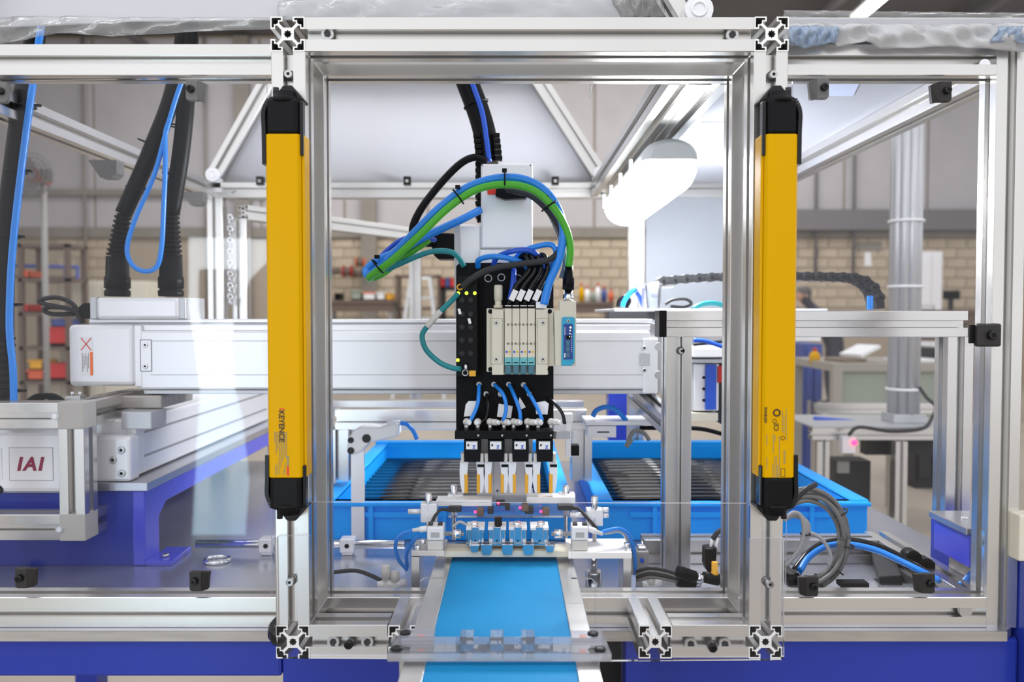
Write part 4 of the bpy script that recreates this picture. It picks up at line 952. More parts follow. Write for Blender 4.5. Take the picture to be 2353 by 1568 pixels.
for x, y in ((1127, 716), (1263, 716), (1127, 849), (1263, 849)):
    q = M(); c = P(x, y, VM+.012); q.cyl(c, c+V((0, -.0008, 0)), px(5.4, VM), None, 16); q.build('corner_hole', 'black', vm)
q = M(); a, e = P(1145, 708, VM+.014), P(1145, 655, VM+.014); q.lathe(a, e, [(0, px(11, VM)), (.12, px(11, VM)), (.13, px(8, VM)), (.32, px(8, VM)), (.34, px(10, VM)), (.95, px(10, VM)), (1, px(7.5, VM))], 20); q.build('silencer', 'cream', vm)
q = M(); q.rbox(1231, 694, 1256, 709, VM+.004, .02); q.build('main_port', 'silver', vm, bevel=.001)
# bus module on the right
bmn = thing('bus_module', 'cream bus module with a blue display face right of manifold', 'bus module', P(1300, 842, VM))
q = M(); q.pprism([(1286, 692), (1324, 692), (1324, 842), (1276, 842), (1273, 716), (1286, 714)], VM+.004, .030); q.build('body', 'cream', bmn, bevel=.001)
q = M(); q.pprism([(1291, 732), (1294, 729), (1318, 729), (1321, 732), (1320, 836), (1314, 838), (1313, 841), (1290, 841)], VM+.0005, .004); q.build('cyan_frame', 'cyan_plastic', bmn, bevel=.0008)
q = M(); q.rbox(1295, 745, 1316, 826, VM-.0008, .002); fc = q.build('display', 'navy', bmn)
hexbolt(P(1306, 738, VM+.0005), (0, -1, 0), px(3.6, VM), bmn, 'screw', 'bolt', .001)
for k in range(4):
    q = M(); c = P(1311-k*.8, 753+k*7, VM-.001); q.sph(c, px(2.2 if k == 0 else 1.3, VM), 8, 5, 0, (1, .4, 1)); q.build('indicator', 'led_yellow', fc)
q = M(); q.rbox(1301, 771, 1311, 780, VM-.0012, .0006); q.rbox(1301, 783, 1309, 795, VM-.0012, .0006, 1); q.rbox(1301, 797, 1309, 808, VM-.0012, .0006, 1); q.rbox(1301, 811, 1309, 821, VM-.0012, .0006, 1); q.build('dip_switches', ['black', 'teal_dark'], fc)
q = M(); q.rbox(1297.5, 752, 1298.6, 770, VM-.0010, .0003); q.rbox(1296.6, 812, 1299, 822, VM-.0010, .0003)
for k in range(9): q.rbox(1312.5, 768+k*5, 1314.6, 769.4+k*5, VM-.0010, .0003)
q.build('display_print', 'paper', fc)
a, e = P(1306, 693, VM+.018), P(1306, 664, VM+.018); q = M(); q.lathe(a, e, [(0, px(12, VM)), (.3, px(13, VM)), (.55, px(13, VM)), (.6, px(10, VM)), (1, px(10, VM))], 20); q.build('metal_connector', 'chrome', bmn)
a, e = P(1306, 665, VM+.018), P(1307, 610, VM+.012); q = M(); q.lathe(a, e, [(0, px(14, VM)), (.45, px(13.5, VM)), (.55, px(10.5, VM)), (1, px(10, VM))], 20); q.build('black_sleeve', 'black', bmn)
# hoses over the manifold
cable('valve_hose', 'cable_blue', px(6.5, 1.24), ((1098, 614, 1.262), (1100, 598, 1.25), (1125, 590, 1.24), (1160, 592, 1.235), (1200, 604, 1.24), (1215, 620, 1.26)), 1.24, 'blue hose curving low across the top left of plate', 'hose')
cable('valve_hose', 'cable_deep', px(6.5, 1.24), ((1134, 612, 1.262), (1142, 592, 1.25), (1175, 578, 1.235), (1215, 576, 1.232), (1240, 592, 1.24), (1250, 612, 1.26)), 1.24, 'deep blue hose arching over the middle of plate top', 'hose')
cable('valve_hose', 'cable_blue', px(6.5, 1.24), ((1170, 610, 1.262), (1200, 580, 1.24), (1235, 566, 1.235), (1266, 563, 1.232), (1278, 580, 1.232), (1270, 610, 1.24), (1262, 640, 1.262)), 1.24, 'blue hose arching highest at the right of plate top', 'hose')
cable('valve_hose', 'cable_deep', px(7, 1.24), ((1181, 622, 1.262), (1180, 640, 1.245), (1177, 665, 1.242), (1172, 690, 1.24)), 1.24, 'short deep blue hose hanging left above the valves', 'hose')
for i, (x, xt) in enumerate(((1178, 1215), (1195, 1228), (1213, 1242), (1232, 1258))):
    cable('signal_cable', 'black_gloss', px(6, 1.24), ((1168+i*17.6, 704, 1.238), (x, 680, 1.232), (x+10, 655, 1.228), (xt, 622, 1.23), (xt-6, 590, 1.235), (xt-22, 588, 1.245), (xt-40, 606, 1.262)), 1.24, ('first', 'second', 'third', 'fourth')[i]+' glossy black hose from the left above the valves', 'hose', 'black hoses above the valves', 8, 6)
    c = P(x+2, 679, 1.229); q = M(); q.obox(c+V((.0035, 0, .0075)), c+V((-.0035, 0, -.0075)), .0085, .0095, (0, 1, 0)); tag(q.build('cable_marker', 'paper'), ('first', 'second', 'third', 'fourth')[i]+' white cable marker from the left above the valves', 'cable label', 'white cable markers above the valves')
# ================================================================ gripper head
GB = 1.222
gb = thing('gripper_bar', 'black cross bar holding the four grippers below the plate', 'mounting bar', P(1158, 1010, GB))
q = M(); q.rbox(1045, 991, 1272, 1010, GB, .055); q.build('bar', 'black', gb, bevel=.001)
for x in (1099, 1154, 1210, 1266):
    c = P(x, 1001, GB); q = M(); q.cyl(c, c+V((0, -.001, 0)), px(2.4, GB), None, 10); q.build('screw', 'bolt', gb)
def elbow(x, y, Y, dx, lab):
    c = P(x, y, Y); t = thing('elbow_fitting', lab, 'hose fitting', P(x, 992, Y), 'grey hose fittings on the gripper bar')
    z0_ = P(x, 992, Y).z
    q = M(); q.cyl((c.x, Y, z0_), (c.x, Y, c.z), px(5, Y), None, 12); q.build('stem', 'bolt', t)
    q = M(); q.sph(c, px(8.5, Y), 12, 8); q.cyl(c, c+V((dx*px(16, Y), -.006, 0)), px(7.5, Y), None, 14); q.build('elbow', 'fitting', t)
    q = M(); q.cyl(c+V((dx*px(16, Y), -.006, 0)), c+V((dx*px(22, Y), -.0085, 0)), px(6, Y), px(5, Y), 14); q.build('collar', 'white', t)
for i, (x, dx) in enumerate(((1072, .35), (1098, -.1), (1126, 1), (1158, .6), (1180, .8), (1212, 1), (1236, .35), (1266, 1))):
    elbow(x, 970, 1.238, dx, ('leftmost', 'second', 'third', 'fourth', 'fifth', 'sixth', 'seventh', 'rightmost')[i]+' grey elbow fitting from the left on gripper bar')
def gripper(cx, i):
    w = ('leftmost', 'second from left', 'third from left', 'rightmost')[i]
    t = thing('gripper', w+' of the four black parallel grippers', 'gripper', P(cx, 1062, GB), 'row of four parallel grippers')
    q = M(); q.pprism([(cx-19, 1011), (cx+19, 1011), (cx+19, 1040), (cx+18, 1062), (cx-18, 1062), (cx-19, 1040)], GB+.004, .035); q.build('body', 'black', t, bevel=.0008)
    q = M(); q.rbox(cx-14, 1015, cx+12, 1033, GB+.0036, .0006); lbn = q.build('label_plate', 'paper', t)
    text('label_print', 'Z', px(10, GB), P(cx+1, 1031, GB+.0034), (1, 0, 0), (0, 0, 1), 'cable_deep', t, .0003)
    q = M(); q.rbox(cx-11, 1021, cx-7, 1026, GB+.0034, .0004); q.build('code_mark', 'charcoal', lbn)
    for s in (-1, 1):
        q = M(); q.rbox(cx+s*22-4, 1043, cx+s*22+4, 1064, GB+.008, .022); q.build('jaw', 'fitting', t, bevel=.0006)
        q = M(); xi, xo = cx+s*10, cx+s*29
        q.pprism([(xo-s*1, 1062), (cx+s*9, 1062), (cx+s*12, 1092), (cx+s*18, 1092), (cx+s*17, 1133), (cx+s*23, 1133), (xo-s*1.5, 1110), (xo, 1085)], GB+.010, .016); fo = q.build('finger', 'silver', t)
        q = M(); q.rbox(cx+s*14-3.6, 1091, cx+s*14+3.6, 1134, GB+.008, .018); q.build('finger_pad', 'pad_orange', t, bevel=.0005)
        q = M(); q.rbox(cx+s*20-8, 1068, cx+s*20+8, 1074, GB+.0085, .004); q.build('spring_clip', 'black', fo) if s > 0 else None
for i, cx in enumerate((1085, 1140, 1196, 1252)): gripper(cx, i)
# grey block behind the fingers
gk = thing('backing_block', 'grey machined block behind the middle gripper fingers', 'machined block', P(1160, 1155, 1.275))
q = M(); q.rbox(1098, 1058, 1222, 1142, 1.275, .05); q.build('block', 'silver', gk, bevel=.001)
q = M(); q.rbox(1094, 1140, 1226, 1156, 1.272, .06); q.build('foot', 'silver_grey', gk, bevel=.001)
q = M(); q.rbox(1134, 1060, 1135, 1142, 1.2744, .001); q.build('joint_line', 'alu_dark', gk)
hexbolt(P(1143, 1128, 1.275), (0, -1, 0), px(4, 1.27), gk, 'screw', 'bolt', .001)
q = M(); q.rbox(1212, 1010, 1224, 1060, 1.272, .012); q.build('guide_rail', 'silver', gk)
q = M(); q.rbox(1098, 1000, 1212, 1058, 1.283, .03); q.build('upper_block', 'silver_grey', gk)
# upright sensor bracket right of the grippers
sb = thing('side_sensor', 'small black sensor on an upright bracket right of grippers', 'sensor', P(1315, 1060, 1.30))
q = M(); q.rbox(1300, 965, 1312, 1052, 1.30, .012); q.build('bracket', 'silver', sb)
q = M(); q.rbox(1313, 1024, 1331, 1048, 1.296, .02); q.build('head', 'black', sb, bevel=.001)
q = M(); q.rbox(1296, 952, 1316, 972, 1.298, .02); q.build('top_clamp', 'white', sb, bevel=.001)
q = M(); q.obox(P(1312, 1000, 1.31), P(1272, 1000, 1.275), .01, .012); q.build('arm', 'silver_grey', sb)
# ================================================================ conveyor
ZV = CZ-.350
cv = thing('belt_conveyor', 'small belt conveyor with a bright blue belt coming forward', 'conveyor', (-.011, .95, ZB))
XCV, HW = -.011, .0745
q = M(); n = 40; vs = []
for k in range(n+1):
    y = .62+(1.178-.62)*k/n
    for x in (-HW, HW): vs.append((XCV+x*(1.0), y, ZV))
q.box((XCV-HW, .62, ZV-.004), (XCV+HW, 1.178, ZV)); q.cyl((XCV-HW, 1.178, ZV-.018), (XCV+HW, 1.178, ZV-.018), .018, None, 24); q.box((XCV-HW, .62, ZV-.036), (XCV+HW, 1.178, ZV-.033)); q.build('belt', 'belt', cv)
q = M(); q.box((XCV-HW+.002, .62, ZV-.033), (XCV+HW-.002, 1.17, ZV-.004)); q.build('belt_bed', 'silver_grey', cv)
for s in (-1, 1):
    x0_, x1_ = XCV+s*HW, XCV+s*(HW+.023)
    q = M(); q.box((x0_, .62, ZV-.040), (x1_, 1.185, ZV+.002)); o = q.build('side_rail', 'alu', cv, bevel=.001)
    for yy in (.80, .985):
        q = M(); q.box((min(x0_, x1_), yy, ZV+.0018), (max(x0_, x1_), yy+.001, ZV+.0024)); q.build('rail_joint', 'alu_dark', o)
    a = P(968 if s < 0 else 1331, 1450, .87)
    q = M(); q.box((XCV+s*(HW+.0095), .868, ZV+.0019), (XCV+s*(HW+.0165), .886, ZV+.0026)); q.build('orange_marker', 'orange', o)
    q = M(); q.box((x0_+s*.006, .80, ZB-.12), (x1_, .84, ZV-.040)); q.build('leg', 'steel', cv)
    q = M(); q.box((min(x0_, x1_)-.002, .975, ZB+.0402), (max(x0_, x1_)+.002, 1.06, ZV-.040)); q.build('seat', 'silver_grey', cv)
# clear comb guide lying over the belt
cg = thing('comb_guide', 'thick clear comb guide lying across the conveyor front', 'guide plate', P(1150, 1512, .82))
zg = ZV+.0045; f = lambda x: P(x, 1500, .82).x
xs_ = [f(893), f(1403)]
poly = [(xs_[0], .812), (xs_[1], .812), (f(1396), .872), (XCV+HW*.98, .872), (XCV+HW*.98, .855)]
for xt in (1215, 1140, 1068):
    c = f(xt); poly += [(c+.007, .855), (c+.007, .875), (c-.007, .875), (c-.007, .855)]
poly += [(XCV-HW*.95, .855), (XCV-HW*.95, .876), (f(905), .876)]
q = M(); q.prism([(x, y, zg) for x, y in poly], (0, 0, .008), 0, 1); q.build('plate', ['clear_thick', 'clear_edge'], cg)
for x, y in ((905, .863), (897, .822), (1385, .860), (1392, .820)):
    hexbolt((f(x)+(.006 if x < 1000 else -.006), y, zg+.008), (0, 0, 1), .0058, cg, 'screw', 'black_gloss', .003)
for x in (901, 1389):
    q = M(); q.box((f(x)+.006 if x < 1000 else f(x)-.014, .828, ZB-.12), (f(x)+.016 if x < 1000 else f(x)-.004, .84, zg)); q.build('support_post', 'steel', cg)
# ================================================================ bridge fixture at the conveyor end
bf = thing('bridge_fixture', 'white bridge plate fixture over the far conveyor end', 'fixture', P(1195, 1350, 1.15))
def slab(x0, x1, yf, yb, Y, th, m, nm, par, bev=.0006):      # horizontal plate from its front and back pixel rows
    z = P(x0, yf, Y).z; u = (H/2-yb)/F; Yb = (z-CZ)/((u*cP-sP)/(cP+u*sP)); X0, X1 = P(x0, yf, Y).x, P(x1, yf, Y).x
    q = M(); q.box((X0, Y, z-th), (X1, Yb, z)); return q.build(nm, m, par, bevel=bev)
slab(945, 1022, 1266, 1240, 1.145, .008, 'alu', 'left_plate', bf); slab(1306, 1452, 1270, 1238, 1.145, .009, 'alu_end', 'right_plate', bf)
slab(1020, 1312, 1268, 1250, 1.155, .008, 'cream', 'middle_strip', bf)
for x0, x1 in ((945, 964), (1432, 1451)):
    X0, X1, _, zz = R(x0, 1281, x1, 1350, 1.146); q = M(); q.box((X0, 1.146, ZB+.0002), (X1, 1.20, zz)); q.build('leg', 'alu', bf, bevel=.0006)
for k, x in enumerate((1090, 1118, 1166, 1214, 1264)):
    w = 16 if 0 < k < 4 else 24
    q = M(); q.pprism([(x-w*.8, 1252), (x+w*.8, 1252), (x+w*.8, 1266), (x+w*.6, 1276), (x-w*.6, 1276), (x-w*.8, 1266)] if 0 < k < 4 else [(x-w*.5, 1254), (x+w*.5, 1254), (x+w*.3, 1270), (x-w*.3, 1270)], 1.150, .02); q.build('stop_tooth', 'polished', bf, bevel=.0006)
for k, x in enumerate((1092, 1142, 1190, 1240)):
    q = M(); q.rbox(x-20, 1216, x+20, 1256, 1.165, .03); o = q.build('slide_block', 'polished', bf, bevel=.0015)
    q = M(); q.rbox(x-9, 1212, x+9, 1250, 1.160, .006); q.build('slide_face', 'polished', o, bevel=.0008)
    q = M(); q.rbox(x-21, 1213, x+21, 1219, 1.162, .034); q.build('top_cap', 'white', o, bevel=.0005)
    q = M(); c = P(x, 1243, 1.1598); q.cyl(c, c+V((0, -.0006, 0)), px(2, 1.16), None, 10); q.build('screw', 'black', o)
    q = M(); c = P(x+(3 if k % 2 else -2), 1212, 1.175); q.cyl(c, c+V((0, 0, .008 if k != 1 else .014)), .006, .005, 14); q.build('top_screw', 'chrome' if k != 1 else 'black', o)
for s, x in ((-1, 1000), (1, 1333)):
    q = M(); q.rbox(x-19, 1212, x+19, 1243, 1.150, .03); o = q.build('pneumatic_cylinder', 'white', bf, bevel=.002)
    q = M(); q.rbox(x-10, 1224, x+10, 1236, 1.1495, .001); q.build('name_print', 'cable_lightgrey', o)
    q = M(); q.rbox(x-18, 1243, x+18, 1266, 1.152, .03); q.build('cylinder_foot', 'fitting', o, bevel=.001)
    q = M(); q.rbox(x-16, 1204, x-6, 1216, 1.158, .012); q.rbox(x+6, 1204, x+16, 1216, 1.158, .012); q.build('port_screws', 'charcoal', o)
    a, e = P(x-s*18, 1227, 1.165), P(x-s*66, 1227, 1.165); q = M(); q.lathe(a, e, [(0, px(5, 1.16)), (.45, px(5, 1.16)), (.46, px(10, 1.16)), (.85, px(10, 1.16)), (.86, px(5, 1.16)), (1, px(5, 1.16))], 16); q.build('piston_rod', 'chrome', o)
    a, e = P(x+s*18, 1215, 1.158), P(x+s*52, 1219 if s < 0 else 1228, 1.158); q = M(); q.lathe(a, e, [(0, px(7, 1.16)), (.5, px(7, 1.16)), (.55, px(5, 1.16)), (1, px(4, 1.16))], 14); q.build('hose_fitting', 'white', o)
for x, y in ((960, 1260), (972, 1246), (1440, 1254), (1444, 1266)):
    q = M(); c = P(x, y, 1.16); q.cyl(c+V((0, 0, -.002)), c+V((0, 0, .004)), .004, None, 12); q.build('screw', 'chrome', bf)
cable('cylinder_hose', 'cable_blue', px(4.5, 1.16), ((950, 1219, 1.16), (925, 1228, 1.165), (909, 1250, 1.17), (915, 1285, 1.18), (935, 1310, 1.19)), 1.16, 'thin blue hose curving left of the bridge fixture', 'hose', None, 8)
cable('cylinder_hose', 'cable_blue', px(4.5, 1.16), ((962, 1232, 1.17), (945, 1250, 1.18), (934, 1275, 1.19), (936, 1305, 1.20)), 1.16, 'second thin blue hose hidden close to the fixture leg', 'hose', None, 8)
cable('cylinder_hose', 'cable_blue', px(4.8, 1.16), ((1375, 1228, 1.16), (1395, 1220, 1.165), (1425, 1216, 1.17), (1448, 1235, 1.18), (1458, 1275, 1.19), (1460, 1320, 1.20)), 1.16, 'blue hose curving down at the right of bridge fixture', 'hose', None, 8)
cable('cylinder_hose', 'cable_lightgrey', px(4, 1.16), ((1390, 1226, 1.17), (1425, 1222, 1.175), (1440, 1240, 1.185), (1450, 1280, 1.195), (1454, 1320, 1.20)), 1.16, 'light grey cable beside the blue hose at bridge fixture', 'cable', None, 8)
cable('cylinder_hose', 'cable_lightgrey', px(3.5, 1.16), ((1040, 1212, 1.18), (1056, 1200, 1.18), (1075, 1208, 1.18)), 1.16, 'thin clear hose arching at the left slide block', 'hose', None, 8)
q = M(); a, e = P(1364, 1348, 1.20), P(1364, 1312, 1.20); q.lathe((a.x, a.y, ZB), e, [(0, .012), (.93, .012), (1, .011)], 22); q.cyl(e, e+V((0, 0, .03)), .0055, None, 14)
tag(q.build('chrome_stand', 'chrome'), 'short chrome cylinder stand under the right bridge plate', 'stand')
# sensor stand: posts, blocks, strips, sensor heads
ss = thing('sensor_stand', 'sensor rail on chrome posts behind the bridge fixture', 'sensor rail', P(1180, 1260, 1.21))
for (x, yt, yb, Y, r) in ((985, 1134, 1262, 1.20, 8), (1366, 1141, 1262, 1.20, 8), (1043, 1115, 1240, 1.255, 8), (1301, 1116, 1240, 1.255, 8)):
    a, e = P(x, yb, Y), P(x, yt, Y); q = M(); q.lathe(a, e, [(0, px(r*.6, Y)), (.45, px(r*.6, Y)), (.46, px(r, Y)), (.97, px(r, Y)), (1, px(r*.8, Y))], 18); q.build('post', 'chrome', ss)
for x0, x1, y0_, y1_, Y in ((966, 1004, 1158, 1202, 1.195), (1348, 1386, 1172, 1210, 1.195), (1028, 1064, 1138, 1152, 1.25), (1284, 1322, 1136, 1150, 1.25)):
    q = M(); q.rbox(x0, y0_, x1, y1_, Y, .02); q.build('clamp_block', 'silver', ss, bevel=.0015)
for a, e in (((938, 1176), (968, 1176)), ((1384, 1172), (1398, 1172)), ((1310, 1184), (1350, 1184)), ((1384, 1185), (1398, 1185))):
    q = M(); q.cyl(P(*a, 1.205), P(*e, 1.205), px(6, 1.2), None, 14); q.build('cross_rod', 'silver', ss)
q = M(); q.rbox(1002, 1150, 1130, 1164, 1.225, .03); q.build('strip', 'white', ss, bevel=.0008)
q = M(); q.rbox(1210, 1143, 1322, 1158, 1.235, .03); q.build('strip', 'white', ss, bevel=.0008)
q = M(); q.rbox(1030, 1160, 1312, 1190, 1.232, .012); q.build('sensor_plate', 'clear_thick', ss)
for x0, x1, y0_, y1_ in ((1030, 1060, 1165, 1178), (1282, 1318, 1162, 1174), (1120, 1134, 1168, 1182), (1206, 1226, 1166, 1182), (1160, 1172, 1160, 1174), (1140, 1160, 1153, 1163)):
    q = M(); q.rbox(x0, y0_, x1, y1_, 1.216, .014); q.build('sensor_body', 'charcoal', ss, bevel=.001)
for x, y in ((1092, 1177), (1195, 1167), (1243, 1176), (1145, 1157)):
    c = P(x, y, 1.213); q = M(); q.sph(c, px(3.2, 1.21), 10, 6, 0, (1, .5, 1)); q.build('red_light', 'led_red', ss)
    if x != 1145: q = M(); q.rbox(x+3, y-8, x+20, y+10, 1.2145, .012); q.build('sensor_eye', 'brown', ss, bevel=.002)
cable('sensor_cable', 'charcoal', px(4, 1.2), ((1030, 1172, 1.21), (1012, 1172, 1.20), (1000, 1186, 1.195), (990, 1208, 1.19), (984, 1235, 1.19)), 1.2, 'black sensor cable at the left end of the sensor rail', 'cable', None, 8)
cable('sensor_cable', 'charcoal', px(4, 1.2), ((1316, 1168, 1.21), (1332, 1172, 1.20), (1350, 1192, 1.19), (1368, 1212, 1.19), (1375, 1226, 1.19)), 1.2, 'black sensor cable at the right end of the sensor rail', 'cable', None, 8)
# ================================================================ totes with black rods
def tote(X0, X1, lab, which):
    ya, ye = 1.485, 2.15; zr = CZ-.338; zf = ZB+.0005; t = thing('tote', lab, 'tote', ((X0+X1)/2, ya, zf), 'blue plastic totes')
    w = .020
    def wall(nm, a, e): q = M(); q.box(a, e); return q.build(nm, 'tote', t, bevel=.003)
    o = wall('front_wall', (X0-.010, ya, zf), (X1+.010, ya+w, zr)); wall('back_wall', (X0, ye-w, zf), (X1, ye, zr+.002)); wall('side_wall', (X0, ya+w, zf), (X0+w, ye-w, zr+.002)); wall('side_wall', (X1-w, ya+w, zf), (X1, ye-w, zr+.002))
    wall('bottom', (X0+w, ya+w, zf+.0002), (X1-w, ye-w, zf+.006))
    q = M()
    for a, e in (((X0-.012, ya-.012, zr-.008), (X1+.012, ya+w, zr)), ((X0-.012, ye-w, zr), (X1+.012, ye+.012, zr+.008)), ((X0-.012, ya, zr-.006), (X0+w, ye, zr+.003)), ((X1-w, ya, zr-.006), (X1+.012, ye, zr+.003))): q.box(a, e)
    q.build('rim', 'tote', t, bevel=.003)
    for f_ in (.2, .5, .8):
        x = X0+(X1-X0)*f_; q = M(); q.box((x-.004, ya-.009, zf), (x+.004, ya, zr-.008)); q.build('rib', 'tote', o)
    q = M(); q.box((X0+.05, ya-.006, zr-.028), (X1-.05, ya, zr-.018)); q.build('rib', 'tote', o)
    for k in range(13):
        y = ye-w-.019-k*.0364; q = M(); q.cyl((X0+w+.001, y, zf+.024), (X1-w-.001, y, zf+.024), .0168, None, 24)
        tag(q.build('roller', 'rod_black'), ('rearmost', 'second', 'third', 'fourth', 'fifth', 'sixth', 'seventh', 'eighth', 'ninth', 'tenth', 'eleventh', 'twelfth', 'thirteenth')[k]+' black roller counted from the back wall of the '+('left', 'right')[which]+' tote', 'roller', ('rollers in the left tote', 'rollers in the right tote')[which])
tote(-.342, .098, 'left blue tote behind the gripper head', 0); tote(.163, .634, 'right blue tote reaching behind the right post', 1)
# aluminium stand behind the totes (left back)
bs = thing('back_stand', 'low aluminium profile stand behind the left tote', 'profile frame', P(930, 1000, 2.02))
beam('top_rail', P(775, 962, 1.62), P(1345, 962, 1.62), bs)
for x in (782, 1335): a = P(x, 985, 1.62); beam('post', (a.x, 1.62, CZ-.325), (a.x, 1.62, a.z), bs)
beam('rear_rail', P(760, 938, 2.05), P(1340, 938, 2.05), bs)
for x in (766, 1330): a = P(x, 955, 2.05); beam('post', (a.x, 2.05+.145, ZB), (a.x, 2.195, a.z), bs) if False else None
# ================================================================ guard frame with motor, left
gf = thing('guard_frame', 'small aluminium guard frame around the white motor at left', 'profile frame', P(80, 1240, 1.27))
Yg = 1.29
z1g, z0g = P(100, 956, 1.27).z, P(100, 1213, 1.27).z
Xc = P(175, 950, Yg).x; Xc2 = P(188, 1210, Yg).x
beam('top_rail', (-1.0, Yg, z1g), (Xc-.018, Yg, z1g), gf); beam('bottom_rail', (-1.0, Yg, z0g), (Xc-.018, Yg, z0g), gf)
beam('upright', (Xc+.002, Yg, z0g+.02), (Xc+.002, Yg, z1g-.02), gf)
for z in (z1g, z0g):
    q = M(); q.box((Xc-.018, Yg-.021, z-.021), (Xc+.022, Yg+.02, z+.021)); q.build('corner_cube', 'corner_grey', gf, bevel=.0015)
    beam('side_arm', (Xc+.002, Yg+.02, z), (Xc+.002, Yg+.15, z), gf)
beam('foot_post', (-.93, Yg, ZB+.0002), (-.93, Yg, z0g-.02), gf)
for x, y in ((129, 956), (139, 1216)):
    c = P(x, y, Yg-.018); q = M(); q.cyl(c, c+V((0, -.004, 0)), .0068, None, 18); q.cyl(c+V((0, -.004, 0)), c+V((0, -.005, 0)), .004, None, 16, 1); q.build('bolt', ['bolt', 'silver'], gf)
q = M(); c = P(167, 905, Yg+.03); q.box(c+V((-.012, 0, -.012)), c+V((.012, .02, -.004))); q.cyl(c+V((-.006, .01, -.004)), c+V((-.006, .01, .002)), .003, None, 8); q.cyl(c+V((.006, .01, -.004)), c+V((.006, .01, .002)), .003, None, 8); q.build('top_lug', 'bolt', gf)
mt = thing('axis_motor', 'white axis motor box with a maroon lettered label', 'motor', P(70, 1136, 1.31))
Ym = 1.325
q = M(); q.rbox(-120, 988, 160, 1136, Ym, .10); q.build('housing', 'silver', mt, bevel=.010, seg=3)
q = M(); q.rbox(22, 1030, 121, 1104, Ym-.0008, .001); lbm = q.build('label_plate', 'paper', mt)
q = M(); q.rbox(20.8, 1028.8, 122.2, 1105.2, Ym-.0004, .001); q.build('label_border', 'grey_plastic', mt)
text('label_text', 'IAI', .030, P(38, 1081, Ym-.0012), (1, 0, 0), (0, 0, 1), 'crimson', mt, .0011, .22, 'LEFT', 1.22)
q = M(); q.rbox(-40, 1030, 4, 1103, Ym-.0008, .001); q.build('label_plate', 'paper', mt)
for x, y in ((148, 1009), (152, 1128), (-4, 1126)):
    c = P(x, y, Ym); q = M(); q.cyl(c+V((0, .002, 0)), c+V((0, -.001, 0)), .0075, None, 18); q.cyl(c+V((0, -.001, 0)), c+V((0, -.003, 0)), .0042, None, 14, 1); q.build('screw', ['black', 'silver'], mt)
q = M(); q.rbox(20, 1136, 28, 1200, Ym+.03, .02); q.rbox(48, 1136, 66, 1200, Ym+.03, .02); q.build('lower_brackets', 'cable_deep', mt)
q = M(); z_ = P(60, 1136, Ym).z; q.box((-.99, Ym+.01, ZB+.0002), (-.875, Ym+.09, z_+.004)); q.build('pedestal', 'blue_paint', mt)
q = M(); c = P(95, 930, 1.37)
for k in range(3): q.tube([c+V((-.03+.008*k, 0, -.025)), c+V((-.022+.008*k, 0, .004)), c+V((.0+.008*k, 0, .015)), c+V((.024+.006*k, 0, .004)), c+V((.03+.006*k, 0, -.025))], .0045, 8)
tag(q.build('motor_cable_loops', 'black'), 'black cable loops showing above the left guard frame', 'cable')
# ================================================================ depth axis at left on its blue pedestal
ya_ = thing('depth_actuator', 'grey linear actuator running back at the left side', 'linear actuator', (-.62, 1.7, P(300, 1105, 1.33).z))
Xr = P(292, 1105, 1.335).x; zb_ = P(292, 1105, 1.335).z; zt2 = P(292, 950, 1.335).z
q = M(); q.box((Xr-.12, 1.37, zb_), (Xr, 2.12, zt2-.014)); q.build('body', 'silver', ya_, bevel=.004)
q = M(); q.box((Xr-.115, 1.375, zt2-.014), (Xr-.06, 2.11, zt2)); q.build('top_cover', 'silver', ya_, bevel=.002)
for z in (.25, .62): q = M(); q.box((Xr-.001, 1.40, zb_+(zt2-zb_)*z), (Xr+.0008, 2.1, zb_+(zt2-zb_)*z+.004)); q.build('groove', 'alu_dark', ya_)
q = M(); q.box((Xr-.125, 1.335, zb_-.002), (Xr+.006, 1.37, zt2-.038)); epn = q.build('end_block', 'silver', ya_, bevel=.005)
for z, x in ((.012, -.008), (.05, -.008), (.034, -.022)): hexbolt((Xr+x, 1.335, zb_+z), (0, -1, 0), .006, epn, 'screw', 'bolt', .003)
q = M(); q.box((Xr-.20, 1.36, zb_+.005), (Xr-.125, 1.60, zt2-.02)); q.build('motor_section', 'silver_grey', ya_, bevel=.003)
q = M(); q.box((Xr-.09, 1.40, zt2), (Xr+.03, 1.54, P(400, 908, 1.41).z)); q.build('carriage', 'steel', ya_, bevel=.003)
q = M(); q.box((Xr-.02, 1.36, zt2-.03), (Xr+.03, 1.42, zt2-.001)); q.build('stop_bracket', 'silver_grey', ya_, bevel=.002)
pd = thing('blue_pedestal', 'blue steel pedestal with a steel plate under the depth actuator', 'pedestal', (Xr-.05, 1.7, ZB))
q = M(); q.box((Xr-.24, 1.33, zb_-.016), (Xr+.035, 2.15, zb_-.0025)); q.build('steel_plate', 'steel_top', pd, bevel=.001)
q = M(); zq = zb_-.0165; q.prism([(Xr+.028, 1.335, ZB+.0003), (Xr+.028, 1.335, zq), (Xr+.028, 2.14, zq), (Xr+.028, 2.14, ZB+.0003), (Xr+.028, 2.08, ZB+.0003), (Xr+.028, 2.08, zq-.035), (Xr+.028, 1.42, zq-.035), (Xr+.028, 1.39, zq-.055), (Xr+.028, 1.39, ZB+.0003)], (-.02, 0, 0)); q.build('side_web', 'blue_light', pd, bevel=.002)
q = M(); q.box((Xr-.22, 1.338, ZB+.0003), (Xr+.008, 1.35, zq)); q.build('front_web', 'blue_paint', pd)
q = M(); q.box((Xr-.22, 1.35, ZB+.0003), (Xr-.20, 2.14, zq)); q.build('side_web', 'blue_paint', pd)
q = M(); q.box((Xr+.028, 1.335, ZB+.0003), (Xr+.07, 1.42, ZB+.008)); q.build('foot', 'blue_light', pd, bevel=.001)
